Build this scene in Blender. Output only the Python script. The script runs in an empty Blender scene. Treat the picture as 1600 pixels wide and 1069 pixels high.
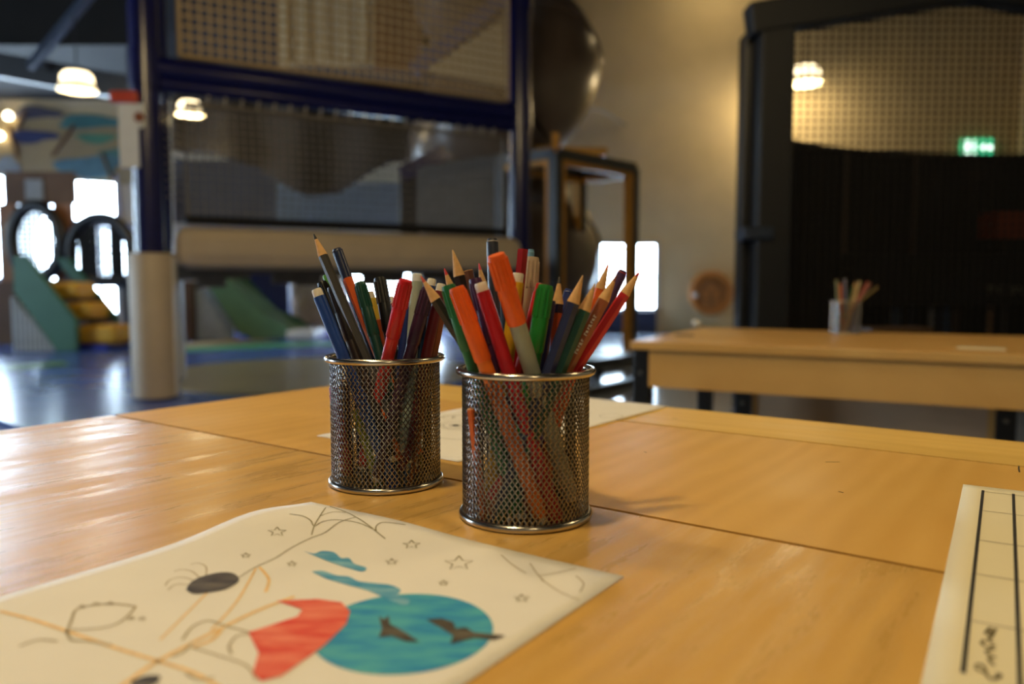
import bpy, bmesh, math, random
from mathutils import Vector, Matrix
random.seed(7)
scene = bpy.context.scene
COL = scene.collection

# ------------------------------------------------------------------ camera
T = 0.60                      # table height
ZC = T + 0.158                # camera height
F = 1600 * 28.0 / 36.0        # focal length in pixels of the 1600x1069 frame
PITCH = math.atan(93.5 / F)
cam_d = bpy.data.cameras.new('camera'); cam = bpy.data.objects.new('camera', cam_d); COL.objects.link(cam)
cam.location = (0, 0, ZC); cam.rotation_euler = (math.pi/2 - PITCH, 0, 0)
cam_d.lens = 28; cam_d.sensor_width = 36; cam_d.clip_start = 0.02; cam_d.clip_end = 60
cam_d.dof.use_dof = True; cam_d.dof.focus_distance = 0.60; cam_d.dof.aperture_fstop = 4.3
scene.camera = cam
# ------------------------------------------------------------------ world, exposure
w = bpy.data.worlds.new('world'); scene.world = w; w.use_nodes = True
w.node_tree.nodes['Background'].inputs[0].default_value = (0.55, 0.7, 1.0, 1)
w.node_tree.nodes['Background'].inputs[1].default_value = 0.05
scene.view_settings.view_transform = 'Standard'; scene.view_settings.look = 'None'
scene.view_settings.gamma = 1.0; scene.view_settings.use_curve_mapping = False
scene.view_settings.exposure = -0.3
LAMP_W = 66.0                 # watts of one pendant
LAMP_C = (1.0, 0.76, 0.40)
WIN_E = 44.0                   # window pane radiance
WIN_C = (0.62, 0.81, 1.0)

# ------------------------------------------------------------------ helpers
def ray(px, py):
    x = (px-800)/F; y = -(py-534.5)/F
    return Vector((x, math.cos(PITCH)+y*math.sin(PITCH), -math.sin(PITCH)+y*math.cos(PITCH)))
def at(px, py, Y):
    d = ray(px, py); return Vector((0,0,ZC)) + d*(Y/d.y)
def on_z(px, py, z):
    d = ray(px, py); return Vector((0,0,ZC)) + d*((z-ZC)/d.z)
def lin(c):
    def f(v):
        v /= 255.0
        return v/12.92 if v <= 0.04045 else ((v+0.055)/1.055)**2.4
    return tuple(f(v) for v in c)

def mat(name, c, rough=0.5, metal=0.0, var=0.12, scale=14.0, emit=None, estr=0.0, coat=0.0, bump=0.0, trans=0.0, spec=None):
    m = bpy.data.materials.get(name)
    if m: return m
    m = bpy.data.materials.new(name); m.use_nodes = True
    nt = m.node_tree; b = nt.nodes['Principled BSDF']
    c = lin(c)
    b.inputs['Roughness'].default_value = rough; b.inputs['Metallic'].default_value = metal
    if coat: b.inputs['Coat Weight'].default_value = coat; b.inputs['Coat Roughness'].default_value = 0.15
    if spec is not None: b.inputs['Specular IOR Level'].default_value = spec
    if trans: b.inputs['Transmission Weight'].default_value = trans
    tc = nt.nodes.new('ShaderNodeTexCoord')
    nz = nt.nodes.new('ShaderNodeTexNoise'); nz.inputs['Scale'].default_value = scale; nz.inputs['Detail'].default_value = 4
    nt.links.new(tc.outputs['Object'], nz.inputs['Vector'])
    rp = nt.nodes.new('ShaderNodeValToRGB')
    rp.color_ramp.elements[0].position = 0.3; rp.color_ramp.elements[1].position = 0.7
    rp.color_ramp.elements[0].color = tuple(v*(1-var) for v in c)+(1,)
    rp.color_ramp.elements[1].color = tuple(min(1, v*(1+var)) for v in c)+(1,)
    nt.links.new(nz.outputs['Fac'], rp.inputs['Fac']); nt.links.new(rp.outputs['Color'], b.inputs['Base Color'])
    if bump:
        bp = nt.nodes.new('ShaderNodeBump'); bp.inputs['Strength'].default_value = bump; bp.inputs['Distance'].default_value = 0.002
        nt.links.new(nz.outputs['Fac'], bp.inputs['Height']); nt.links.new(bp.outputs['Normal'], b.inputs['Normal'])
    if emit:
        b.inputs['Emission Color'].default_value = tuple(emit)+(1,); b.inputs['Emission Strength'].default_value = estr
    return m

def wood(name, c1, c2, ang, r0=0.25, r1=0.5, stretch=(3, 26, 3), coat=0.0):
    m = bpy.data.materials.new(name); m.use_nodes = True
    nt = m.node_tree; b = nt.nodes['Principled BSDF']; N = nt.nodes.new; L = nt.links.new
    tc = N('ShaderNodeTexCoord')
    mp = N('ShaderNodeMapping'); mp.inputs['Rotation'].default_value = (0, 0, -ang); L(tc.outputs['Object'], mp.inputs['Vector'])
    mp2 = N('ShaderNodeMapping'); mp2.inputs['Scale'].default_value = stretch; L(mp.outputs['Vector'], mp2.inputs['Vector'])
    n1 = N('ShaderNodeTexNoise'); n1.inputs['Scale'].default_value = 1.6; n1.inputs['Detail'].default_value = 6; n1.inputs['Distortion'].default_value = 1.2
    L(mp2.outputs['Vector'], n1.inputs['Vector'])
    wv = N('ShaderNodeTexWave'); wv.bands_direction = 'Y'; wv.inputs['Scale'].default_value = 1.2; wv.inputs['Distortion'].default_value = 9
    wv.inputs['Detail'].default_value = 3; wv.inputs['Detail Scale'].default_value = 0.7
    L(mp2.outputs['Vector'], wv.inputs['Vector'])
    mx = N('ShaderNodeMixRGB'); mx.inputs['Fac'].default_value = 0.2; L(n1.outputs['Fac'], mx.inputs['Color1']); L(wv.outputs['Fac'], mx.inputs['Color2'])
    rp = N('ShaderNodeValToRGB'); rp.color_ramp.elements[0].position = 0.25; rp.color_ramp.elements[1].position = 0.75
    rp.color_ramp.elements[0].color = lin(c1)+(1,); rp.color_ramp.elements[1].color = lin(c2)+(1,)
    L(mx.outputs['Color'], rp.inputs['Fac']); L(rp.outputs['Color'], b.inputs['Base Color'])
    n2 = N('ShaderNodeTexNoise'); n2.inputs['Scale'].default_value = 1.3; n2.inputs['Detail'].default_value = 5; n2.inputs['Distortion'].default_value = 0.6
    mp3 = N('ShaderNodeMapping'); mp3.inputs['Scale'].default_value = (stretch[0]*1.6, stretch[1]*0.8, 3); mp3.inputs['Location'].default_value = (3.1, 1.7, 0)
    L(mp.outputs['Vector'], mp3.inputs['Vector']); L(mp3.outputs['Vector'], n2.inputs['Vector'])
    mr = N('ShaderNodeMapRange'); mr.inputs['From Min'].default_value = 0.35; mr.inputs['From Max'].default_value = 0.65
    mr.inputs['To Min'].default_value = r0; mr.inputs['To Max'].default_value = r1
    L(n2.outputs['Fac'], mr.inputs['Value']); L(mr.outputs['Result'], b.inputs['Roughness'])
    n3 = N('ShaderNodeTexNoise'); n3.inputs['Scale'].default_value = 60; n3.inputs['Detail'].default_value = 3; L(mp2.outputs['Vector'], n3.inputs['Vector'])
    bp = N('ShaderNodeBump'); bp.inputs['Strength'].default_value = 0.06; bp.inputs['Distance'].default_value = 0.001
    L(n3.outputs['Fac'], bp.inputs['Height']); L(bp.outputs['Normal'], b.inputs['Normal'])
    if coat:
        b.inputs['Coat Weight'].default_value = coat
        n4 = N('ShaderNodeTexNoise'); n4.inputs['Scale'].default_value = 2.2; n4.inputs['Detail'].default_value = 7; n4.inputs['Roughness'].default_value = 0.65
        mp4 = N('ShaderNodeMapping'); mp4.inputs['Scale'].default_value = (3.0, 22, 3); mp4.inputs['Rotation'].default_value = (0, 0, 0.12); L(mp.outputs['Vector'], mp4.inputs['Vector']); L(mp4.outputs['Vector'], n4.inputs['Vector'])
        m4 = N('ShaderNodeMapRange'); m4.inputs['From Min'].default_value = 0.42; m4.inputs['From Max'].default_value = 0.58
        m4.inputs['To Min'].default_value = 0.26; m4.inputs['To Max'].default_value = 0.5; L(n4.outputs['Fac'], m4.inputs['Value']); L(m4.outputs['Result'], b.inputs['Coat Roughness'])
        m5 = N('ShaderNodeMapRange'); m5.inputs['From Min'].default_value = 0.42; m5.inputs['From Max'].default_value = 0.58
        m5.inputs['To Min'].default_value = coat*1.4; m5.inputs['To Max'].default_value = coat*0.3; L(n4.outputs['Fac'], m5.inputs['Value']); L(m5.outputs['Result'], b.inputs['Coat Weight'])
    return m

def basis(d):
    d = Vector(d).normalized()
    a = Vector((0,0,1)) if abs(d.z) < 0.95 else Vector((1,0,0))
    x = a.cross(d).normalized(); y = d.cross(x)
    return x, y, d

class MB:
    def __init__(s): s.v = []; s.f = []
    def add(s, vs, fs):
        o = len(s.v); s.v += [Vector(p) for p in vs]; s.f += [tuple(i+o for i in f) for f in fs]; return s
    def obb(s, c, ax, ay, az):            # centre and half-axis vectors
        c = Vector(c); ax, ay, az = Vector(ax), Vector(ay), Vector(az)
        vs = [c+ax*i+ay*j+az*k for k in (-1,1) for j in (-1,1) for i in (-1,1)]
        return s.add(vs, [(0,2,3,1),(4,5,7,6),(0,1,5,4),(2,6,7,3),(0,4,6,2),(1,3,7,5)])
    def box(s, c, size, rz=0):
        hx, hy, hz = [k/2 for k in size]; co, si = math.cos(rz), math.sin(rz)
        return s.obb(c, (hx*co, hx*si, 0), (-hy*si, hy*co, 0), (0,0,hz))
    def beam(s, a, b, w, h, up=(0,0,1)):
        a, b = Vector(a), Vector(b); d = (b-a); up = Vector(up)
        x = d.cross(up).normalized(); y = x.cross(d).normalized()
        return s.obb((a+b)/2, x*w/2, d/2, y*h/2)
    def tube(s, pts, r, n=8, cap=True):
        pts = [Vector(p) for p in pts]; o = len(s.v); m = len(pts)
        x = None
        for i, p in enumerate(pts):
            d = (pts[min(i+1,m-1)] - pts[max(i-1,0)]).normalized()
            if x is None: x, y, _ = basis(d)
            else:
                x = (x - d*x.dot(d)).normalized(); y = d.cross(x)
            rr = r[i] if isinstance(r, (list, tuple)) else r
            for k in range(n):
                a = 2*math.pi*(k+0.5)/n
                s.v.append(p + (x*math.cos(a)+y*math.sin(a))*rr)
        for i in range(m-1):
            for k in range(n):
                k2 = (k+1) % n
                s.f.append((o+i*n+k, o+i*n+k2, o+(i+1)*n+k2, o+(i+1)*n+k))
        if cap:
            s.f.append(tuple(o+k for k in reversed(range(n)))); s.f.append(tuple(o+(m-1)*n+k for k in range(n)))
        return s
    def lathe(s, prof, c=(0,0,0), d=(0,0,1), n=24, flute=0.0, nf=0):
        c = Vector(c); x, y, z = basis(d); o = len(s.v); m = len(prof)
        for r, h in prof:
            for k in range(n):
                a = 2*math.pi*k/n; rr = r*(1+flute*math.cos(nf*a)) if flute else r
                s.v.append(c + z*h + (x*math.cos(a)+y*math.sin(a))*max(rr, 1e-6))
        for i in range(m-1):
            for k in range(n):
                k2 = (k+1) % n
                s.f.append((o+i*n+k, o+i*n+k2, o+(i+1)*n+k2, o+(i+1)*n+k))
        if prof[0][0] > 1e-5: s.f.append(tuple(o+k for k in reversed(range(n))))
        if prof[-1][0] > 1e-5: s.f.append(tuple(o+(m-1)*n+k for k in range(n)))
        return s
    def torus(s, c, R, r, n=48, k=10, sz=1.0, nrm=(0,0,1)):
        c = Vector(c); x, y, z = basis(nrm); o = len(s.v)
        for i in range(n):
            a = 2*math.pi*i/n; e = x*math.cos(a)+y*math.sin(a)
            for j in range(k):
                b = 2*math.pi*j/k; s.v.append(c + e*(R+r*math.cos(b)) + z*(r*sz*math.sin(b)))
        for i in range(n):
            for j in range(k):
                i2, j2 = (i+1) % n, (j+1) % k
                s.f.append((o+i*k+j, o+i2*k+j, o+i2*k+j2, o+i*k+j2))
        return s
    def prism(s, poly, ext):
        poly = [Vector(p) for p in poly]; e = Vector(ext); n = len(poly); o = len(s.v)
        s.v += poly + [p+e for p in poly]
        s.f.append(tuple(o+i for i in reversed(range(n)))); s.f.append(tuple(o+n+i for i in range(n)))
        for i in range(n):
            j = (i+1) % n; s.f.append((o+i, o+j, o+n+j, o+n+i))
        return s
    def face(s, poly):
        o = len(s.v); s.v += [Vector(p) for p in poly]; s.f.append(tuple(range(o, o+len(poly)))); return s
    def ribbon(s, pts, w):
        pts = [Vector(p) for p in pts]; o = len(s.v); m = len(pts)
        for i, p in enumerate(pts):
            d = pts[min(i+1,m-1)]-pts[max(i-1,0)]; nn = Vector((-d.y, d.x, 0)).normalized()*w/2
            s.v += [p-nn, p+nn]
        for i in range(m-1): s.f.append((o+2*i, o+2*i+2, o+2*i+3, o+2*i+1))
        return s
    def build(s, name, m, parent=None, label=None, cat=None, group=None, kind=None, smooth=None, bevel=0, fixn=True):
        me = bpy.data.meshes.new(name)
        xs = [p.x for p in s.v]; ys = [p.y for p in s.v]; zs = [p.z for p in s.v]
        org = Vector(((min(xs)+max(xs))/2, (min(ys)+max(ys))/2, min(zs)))
        me.from_pydata([p-org for p in s.v], [], s.f); me.update()
        if fixn:
            bm = bmesh.new(); bm.from_mesh(me); bmesh.ops.recalc_face_normals(bm, faces=bm.faces); bm.to_mesh(me); bm.free()
        if smooth is not None:
            me.shade_smooth(); me.set_sharp_from_angle(angle=math.radians(smooth))
        me.materials.append(m)
        o = bpy.data.objects.new(name, me); COL.objects.link(o)
        pw = Vector((0,0,0))
        if parent:
            o.parent = parent; pw = WPOS[parent.name]
        o.location = org - pw; WPOS[o.name] = org
        if bevel:
            bv = o.modifiers.new('bevel', 'BEVEL'); bv.width = bevel; bv.segments = 2; bv.limit_method = 'ANGLE'
        return tag(o, label, cat, group, kind)
WPOS = {}
def tag(o, label=None, cat=None, group=None, kind=None):
    if label: o['label'] = label
    if cat: o['category'] = cat
    if group: o['group'] = group
    if kind: o['kind'] = kind
    return o
def thing(name, loc, label, cat, group=None, kind=None):
    o = bpy.data.objects.new(name, None); COL.objects.link(o); o.empty_display_size = 0.05
    o.location = loc; WPOS[o.name] = Vector(loc)
    return tag(o, label, cat, group, kind)
def net_quad(mb, a, b, c, d, sp, r, sag=0.0):
    """cords between the corners a (low start) b (low end) c (high end) d (high start)"""
    a, b, c, d = map(Vector, (a, b, c, d))
    nu = max(2, round((b-a).length/sp)); nv = max(2, round((d-a).length/sp))
    nr = (b-a).cross(d-a).normalized()
    def P(u, v): return (a*(1-u)+b*u)*(1-v) + (d*(1-u)+c*u)*v + nr*sag*16*u*(1-u)*v*(1-v)
    k = 1 if not sag else 6
    for i in range(nu+1): mb.tube([P(i/nu, j/k) for j in range(k+1)], r, 4, False)
    for j in range(nv+1): mb.tube([P(i/k, j/nv) for i in range(k+1)], r, 4, False)

# ------------------------------------------------------------------ materials
M_wall = mat('cream wall paint', (214, 196, 158), 0.85, var=0.05, scale=2.5, bump=0.1)
M_hall = mat('grey hall wall paint', (150, 142, 128), 0.85, var=0.06, scale=2)
M_ceil = mat('black ceiling paint', (20, 19, 18), 0.9, var=0.2, scale=3)
M_floor = mat('blue grey poured floor', (150, 160, 178), 0.12, var=0.1, scale=1.6)
M_mat = mat('navy vinyl floor mat', (66, 100, 176), 0.25, var=0.15, scale=2.2, bump=0.05)
M_blue = mat('dark blue painted steel', (16, 20, 78), 0.22, var=0.1)
M_pad = mat('cream vinyl padding', (200, 184, 160), 0.5, var=0.06, scale=6)
M_padw = mat('white vinyl padding', (226, 224, 220), 0.45, var=0.05, scale=6)
M_cord = mat('beige net cord', (176, 152, 112), 0.85, var=0.15, scale=60)
M_cordd = mat('grey net cord', (112, 106, 98), 0.85, var=0.2, scale=60)
M_cordb = mat('black net cord', (12, 12, 14), 0.8, var=0.2, scale=60)
M_black = mat('black painted steel', (14, 15, 20), 0.4, var=0.2)
M_navy = mat('navy black painted steel', (5, 8, 17), 0.55, var=0.15)
M_yel = mat('yellow foam edging', (190, 132, 40), 0.6, var=0.1)
M_tube = mat('dark brown slide plastic', (98, 84, 74), 0.3, var=0.12, scale=3)
M_green = mat('sage green play panel', (64, 110, 84), 0.5, var=0.08, scale=4)
M_dgreen = mat('deep green play panel', (34, 86, 66), 0.5, var=0.08, scale=4)
M_lgreen = mat('light green slide plastic', (92, 128, 98), 0.35, var=0.08, scale=4)
M_ystep = mat('yellow step vinyl', (214, 160, 40), 0.4, var=0.08, scale=5)
M_brown = mat('brown play facade board', (96, 72, 52), 0.7, var=0.15, scale=4)
M_wbrown = mat('warm plywood facade', (140, 96, 62), 0.6, var=0.12, scale=5)
M_dark = mat('charcoal cloth', (40, 38, 38), 0.9, var=0.2, scale=5)
M_curt = mat('black curtain cloth', (10, 11, 17), 0.9, var=0.3, scale=5)
M_white = mat('white board', (226, 226, 222), 0.6, var=0.04)
M_pale = mat('pale beige board', (206, 188, 150), 0.7, var=0.05)
M_chrome = mat('silver mesh steel', (140, 138, 135), 0.26, 1.0, var=0.1, scale=40)
M_rim = mat('brushed silver rim steel', (190, 184, 176), 0.2, 1.0, var=0.06, scale=60)
M_paper = mat('white drawing paper', (240, 236, 230), 0.75, var=0.015, scale=30)
M_sheet = mat('cream worksheet paper', (232, 222, 190), 0.75, var=0.015, scale=30)
M_ink = mat('grey printed ink', (140, 130, 96), 0.8, var=0.15, scale=200)
M_inkd = mat('dark printed ink', (34, 32, 34), 0.8, var=0.3, scale=150)
M_inkf = mat('faint printed ink', (176, 164, 138), 0.8, var=0.1, scale=200)
M_wax = mat('pencil wood', (222, 176, 118), 0.7, var=0.12, scale=300)
M_lamp = mat('glowing lamp glass', (255, 240, 210), 0.4, emit=(1.0, 0.80, 0.48), estr=5.0)
M_lip = mat('frosted lamp lip glass', (255, 240, 210), 0.4, emit=(1.0, 0.76, 0.44), estr=0.9)
M_pane = mat('daylit window glass', (220, 235, 255), 0.1, emit=WIN_C, estr=WIN_E)
M_frame = mat('white window frame', (200, 200, 200), 0.5)
A = math.radians(-36.0)                       # direction of the near table's long side
U = Vector((math.cos(A), math.sin(A), 0)); V = Vector((-U.y, U.x, 0))
M_board = wood('varnished birch ply', (212, 164, 82), (226, 180, 98), A+math.pi/2, 0.38, 0.5, (2.2, 10, 3))
M_board2 = wood('worn varnished birch ply', (212, 164, 82), (226, 180, 98), A+math.pi/2, 0.3, 0.46, (2.2, 14, 3), 0.7)
M_strip = wood('lighter birch edge ply', (226, 184, 96), (238, 198, 112), A, 0.36, 0.5, (2, 9, 3))
M_far = wood('far table birch ply', (204, 156, 86), (220, 176, 106), math.radians(-27), 0.3, 0.45, (2, 9, 3))
M_panelw = mat('grey brown bench panel', (196, 168, 138), 0.6, var=0.08, scale=6)

# ------------------------------------------------------------------ the room
X0, X1, Y0, Y1, ZT = -9.5, 7.5, -4.0, 12.0, 5.2
MB().box(((X0+X1)/2, (Y0+Y1)/2, -0.05), (X1-X0, Y1-Y0, 0.1)).build('floor', M_floor, kind='structure', label='glossy blue grey poured floor of the play hall')
MB().box(((X0+X1)/2, (Y0+Y1)/2, ZT+0.05), (X1-X0, Y1-Y0, 0.1)).build('ceiling', M_ceil, kind='structure', label='black painted ceiling high above the play hall')
MB().box(((X0+X1)/2, Y1+0.05, ZT/2), (X1-X0, 0.1, ZT)).build('wall_back', M_wall, kind='structure', label='cream painted wall at the far end')
MB().box(((X0+X1)/2, Y0-0.05, ZT/2), (X1-X0, 0.1, ZT)).build('wall_front', M_hall, kind='structure', label='grey wall behind the camera')
MB().box((X0-0.05, (Y0+Y1)/2, ZT/2), (0.1, Y1-Y0, ZT)).build('wall_left', M_hall, kind='structure', label='grey wall on the left of the hall')
MB().box((X1+0.05, (Y0+Y1)/2, ZT/2), (0.1, Y1-Y0, ZT)).build('wall_right', M_wall, kind='structure', label='cream wall on the right of the hall')

def window(n, px0, px1, py0, py1, cols, rows, label, Y=Y1):
    a = at(px0, py1, Y); b = at(px1, py0, Y)
    root = thing('window_%d' % n, ((a.x+b.x)/2, Y-0.03, a.z), label, 'window', kind='structure')
    f = MB(); t = 0.035
    for x in (a.x, b.x): f.box((x, Y-0.03, (a.z+b.z)/2), (t*1.6, 0.06, b.z-a.z+t))
    for z in (a.z, b.z): f.box(((a.x+b.x)/2, Y-0.03, z), (b.x-a.x+t, 0.06, t*1.6))
    for i in range(1, cols): f.box((a.x+(b.x-a.x)*i/cols, Y-0.03, (a.z+b.z)/2), (t, 0.05, b.z-a.z))
    for j in range(1, rows): f.box(((a.x+b.x)/2, Y-0.03, a.z+(b.z-a.z)*j/rows), (b.x-a.x, 0.05, t))
    f.build('window_frame', M_frame, root)
    for i in range(cols):
        for j in range(rows):
            x = a.x+(b.x-a.x)*(i+0.5)/cols; z = a.z+(b.z-a.z)*(j+0.5)/rows
            MB().box((x, Y-0.012, z), ((b.x-a.x)/cols-0.01, 0.01, (b.z-a.z)/rows-0.01)).build('pane', M_pane, root)
window(1, 936, 1026, 380, 484, 2, 2, 'bright low window in the cream wall behind the black cage')
window(2, 96, 184, 275, 346, 2, 1, 'bright window above the black netted arch')
window(3, 28, 96, 318, 440, 1, 2, 'bright window behind the round net tunnel')
window(4, 112, 208, 352, 505, 2, 2, 'bright window glinting through the black net arch')
window(5, -330, 10, 262, 436, 4, 2, 'tall bright window at the left edge of the picture')
window(8, -520, -30, 196, 250, 6, 1, 'added row of unseen high panes left of the view, for the table sheen')  # unseen panes, added so the near table catches a sheen
window(6, 545, 690, 396, 470, 3, 1, 'bright window behind the pens of the left cup')

# raised navy mat with front-left bevelled corner
e0 = on_z(0, 655, 0.04); e1 = on_z(45, 672, 0.04); dd = (e1-e0).normalized()
pA = e0 - dd*3.0; pB = e1 + dd*0.9
poly = [Vector((pA.x, pA.y, 0)), Vector((pB.x, pB.y, 0)), Vector((0.25, pB.y+1.2, 0)), Vector((0.42, 6.3, 0)), Vector((0.75, 11.9, 0)), Vector((-9.3, 11.9, 0)), Vector((-9.3, pA.y, 0))]
MB().prism(poly, (0,0,0.04)).build('play_mat', M_mat, label='large navy blue vinyl mat under the play tower', cat='mat', kind='structure')
ZM = 0.04
def flat_strip(name, p, c, m, h, label):
    MB().prism([Vector((q.x, q.y, ZM)) for q in p], (0,0,h)).build(name, m, label=label, cat='floor marking')
cc = on_z(500, 582, ZM)
flat_strip('floor_disc', [Vector((cc.x+1.28*math.cos(t*math.pi/24), cc.y+1.28*math.sin(t*math.pi/24), 0)) for t in range(48)], None,
           mat('olive floor vinyl', (150, 134, 84), 0.3, var=0.08, scale=3), 0.004, 'round olive beige disc inlaid in the navy mat')
def strip_px(name, pts, m, h, label):
    flat_strip(name, [on_z(x, y, ZM) for x, y in pts], None, m, h, label)
strip_px('floor_stripe', [(-60, 586), (-60, 576), (95, 566), (110, 570)], mat('lime green floor vinyl', (104, 152, 60), 0.3), 0.006, 'lime green stripe on the mat in front of the fluted steps')
strip_px('floor_stripe', [(276, 551), (276, 545), (400, 537), (540, 534), (540, 539)], mat('mint green floor vinyl', (90, 170, 120), 0.3), 0.006, 'mint green stripe on the mat in front of the green slide')
strip_px('floor_stripe', [(276, 544), (276, 537), (360, 531), (440, 531)], mat('sand floor vinyl', (200, 178, 128), 0.3), 0.005, 'sand coloured stripe behind the mint green stripe')
strip_px('floor_stripe', [(500, 531), (510, 514), (690, 514), (690, 531)], mat('royal blue floor vinyl', (44, 54, 170), 0.25), 0.005, 'royal blue patch of mat right of the slide end')

MB().box(((X0+0.25)/2, (9.3+Y1)/2, (3.45+ZT)/2), (0.25-X0, Y1-9.3, ZT-3.45)).build('ceiling_soffit', M_ceil, kind='structure', label='black dropped soffit over the left half of the hall')
for k, (ya, yb) in enumerate(((3.4, 4.6),)):
    root = thing('window_%d' % (7+k), (X0+0.03, (ya+yb)/2, 0.7), ('tall window in the left wall nearer the table', 'tall window in the left wall nearer the far end')[k], 'window', kind='structure')
    f = MB()
    for y in (ya, (ya+yb)/2, yb): f.box((X0+0.03, y, 1.9), (0.06, 0.06, 2.46))
    for z in (0.7, 1.9, 3.1): f.box((X0+0.03, (ya+yb)/2, z), (0.06, yb-ya, 0.06))
    f.build('window_frame', M_frame, root)
    for i in range(2):
        for j in range(2): MB().box((X0+0.012, ya+(yb-ya)*(i+0.5)/2, 1.3+1.2*j), (0.01, (yb-ya)/2-0.01, 1.19)).build('pane', M_pane, root)
# ceiling beams
MB().beam(at(-60, 92, 9.0), at(212, 140, 9.0), 0.16, 0.26).build('roof_beam', mat('slate grey steel', (26, 28, 33), 0.5), label='dark slate steel beam under the black ceiling', cat='beam')
MB().beam(at(48, 104, 8.8), at(150, -20, 8.0), 0.07, 0.1).build('roof_strut', mat('blue grey steel', (48, 58, 74), 0.45), label='thin blue grey strut rising diagonally from the roof beam', cat='strut')

# ------------------------------------------------------------------ lamps
def pendant(p, R, label, group='glass pendant lamps', light=1.0, ztop=ZT):
    p = Vector(p)
    root = thing('pendant_lamp', p, label, 'lamp', group)
    k = R
    MB().lathe([(0.30*k, 1.02*k), (0.62*k, 0.98*k), (0.80*k, 0.78*k), (0.84*k, 0.45*k), (0.80*k, 0.40*k), (0.76*k, 0.74*k), (0.56*k, 0.93*k), (0.30*k, 0.97*k)], p, n=28).build('lamp_shade', M_lamp, root, smooth=40)
    MB().lathe([(0.84*k, 0.42*k), (0.86*k, 0.3*k), (0.98*k, 0.12*k), (1.0*k, 0.0), (0.94*k, 0.0), (0.92*k, 0.1*k), (0.80*k, 0.28*k), (0.79*k, 0.42*k)], p, n=28).build('lamp_lip', M_lip, root, smooth=40)
    MB().lathe([(0.0, 1.22*k), (0.16*k, 1.2*k), (0.30*k, 1.06*k), (0.30*k, 1.0*k), (0, 0.99*k)], p, n=16).build('lamp_cap', M_black, root, smooth=40)
    MB().tube([p+Vector((0,0,1.2*k)), Vector((p.x, p.y, ztop))], 0.008, 6).build('lamp_rod', M_black, root)
    ld = bpy.data.lights.new('lamp_light', 'POINT'); ld.energy = LAMP_W*light; ld.color = LAMP_C; ld.shadow_soft_size = R*0.5
    lo = bpy.data.objects.new('lamp_light', ld); COL.objects.link(lo); lo.parent = root; lo.location = (0, 0, -0.06)
pendant(at(121, 142, 8.2), 0.185, 'glowing glass pendant lamp under the black ceiling at far left', light=0.25)
pendant(at(297, 180, 8.3), 0.14, 'glowing glass pendant lamp seen through the tower net', light=0.5)
pendant(at(1258, 131, 11.3), 0.235, 'glowing glass pendant lamp seen through the gabled net', light=1.35)
pendant(at(1142, -60, 11.1), 0.23, 'glass pendant lamp by the cream wall above the picture', light=0.3)
pendant((-0.55, 0.15, 3.0), 0.2, 'glass pendant lamp over the left end of the near table', light=1.9)
pendant((-0.7, 1.75, 3.0), 0.2, 'glass pendant lamp between near table and play tower', light=0.9)
pendant((1.9, 1.6, 2.9), 0.2, 'glass pendant lamp over the far table', light=0.45)
pendant((0.6, -1.6, 3.0), 0.2, 'glass pendant lamp behind the camera', light=0.4)

# ------------------------------------------------------------------ play tower with nets
PL = on_z(243, 622, ZM); PL.z = 0; PB = on_z(258, 594, ZM); PB.z = 0
PR = Vector((at(812, 300, PL.y*1.28).x, PL.y*1.28, 0))
tower = thing('play_tower', (PL+PR)/2 + Vector((0,0,ZM)), 'dark blue steel play tower with beige nets and padded posts', 'play tower')
D = (PR-PL).normalized(); NB = Vector((-D.y, D.x, 0))
zb1 = at(237, 104, PL.y).z; ztop = 4.7
zp0 = at(270, 420, PL.y).z; zp1 = at(270, 352, PL.y).z
def post(p, z0, z1, r, m, name='post', parent=tower, n=20): MB().tube([(p.x, p.y, z0), (p.x, p.y, z1)], r, n).build(name, m, parent, smooth=50)
post(PL, ZM, ztop, 0.085, M_blue); post(PR, ZM, ztop, 0.085, M_blue); post(PB, ZM, ztop, 0.085, M_blue)
P4 = PR + NB*1.0 + D*0.0
zpad = at(243, 396, PL.y).z
for p in (PL, PB):
    pm = M_pad if p is PL else M_padw
    MB().lathe([(0.088, ZM), (0.128, ZM+0.012), (0.13, zpad-0.02), (0.118, zpad), (0.088, zpad)], (p.x, p.y, 0), n=28).build('post_padding', pm, tower, smooth=40)
    sb = MB().box((p.x+0.128, p.y+0.02, (ZM+zpad)/2), (0.02, 0.05, zpad-ZM-0.04)).build('padding_seam', M_padw, tower)
# beams
def hbeam(p, q, z, r, name='beam', m=M_blue): MB().tube([(p.x, p.y, z), (q.x, q.y, z)], r, 16).build(name, m, tower, smooth=50)
hbeam(PL, PR, zb1, 0.072); hbeam(PL, PR, zb1-0.09, 0.05); hbeam(PL, PB, zb1, 0.06)
# rounded padded sill
a = PL + D*0.13; b = PR - D*0.02
MB().beam((a.x, a.y, (zp0+zp1)/2), (b.x, b.y, (zp0+zp1)/2), 0.24, zp1-zp0).build('padded_sill', M_pad, tower, bevel=0.09)
dk = MB(); cmid = (PL+PR)/2 + NB*0.75
dk.obb((cmid.x, cmid.y, zp0+0.08), D*((PR-PL).length/2-0.1), NB*0.55, (0,0,0.05)); dk.build('deck', M_dark, tower)
# collars
for p, zz in ((PL, zb1), (PR, zb1), (PL, zb1+0.9), (PR, zb1+0.9)):
    MB().tube([(p.x, p.y, zz-0.12), (p.x, p.y, zz+0.1)], 0.096, 20).build('collar', M_blue, tower, smooth=50)
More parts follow.
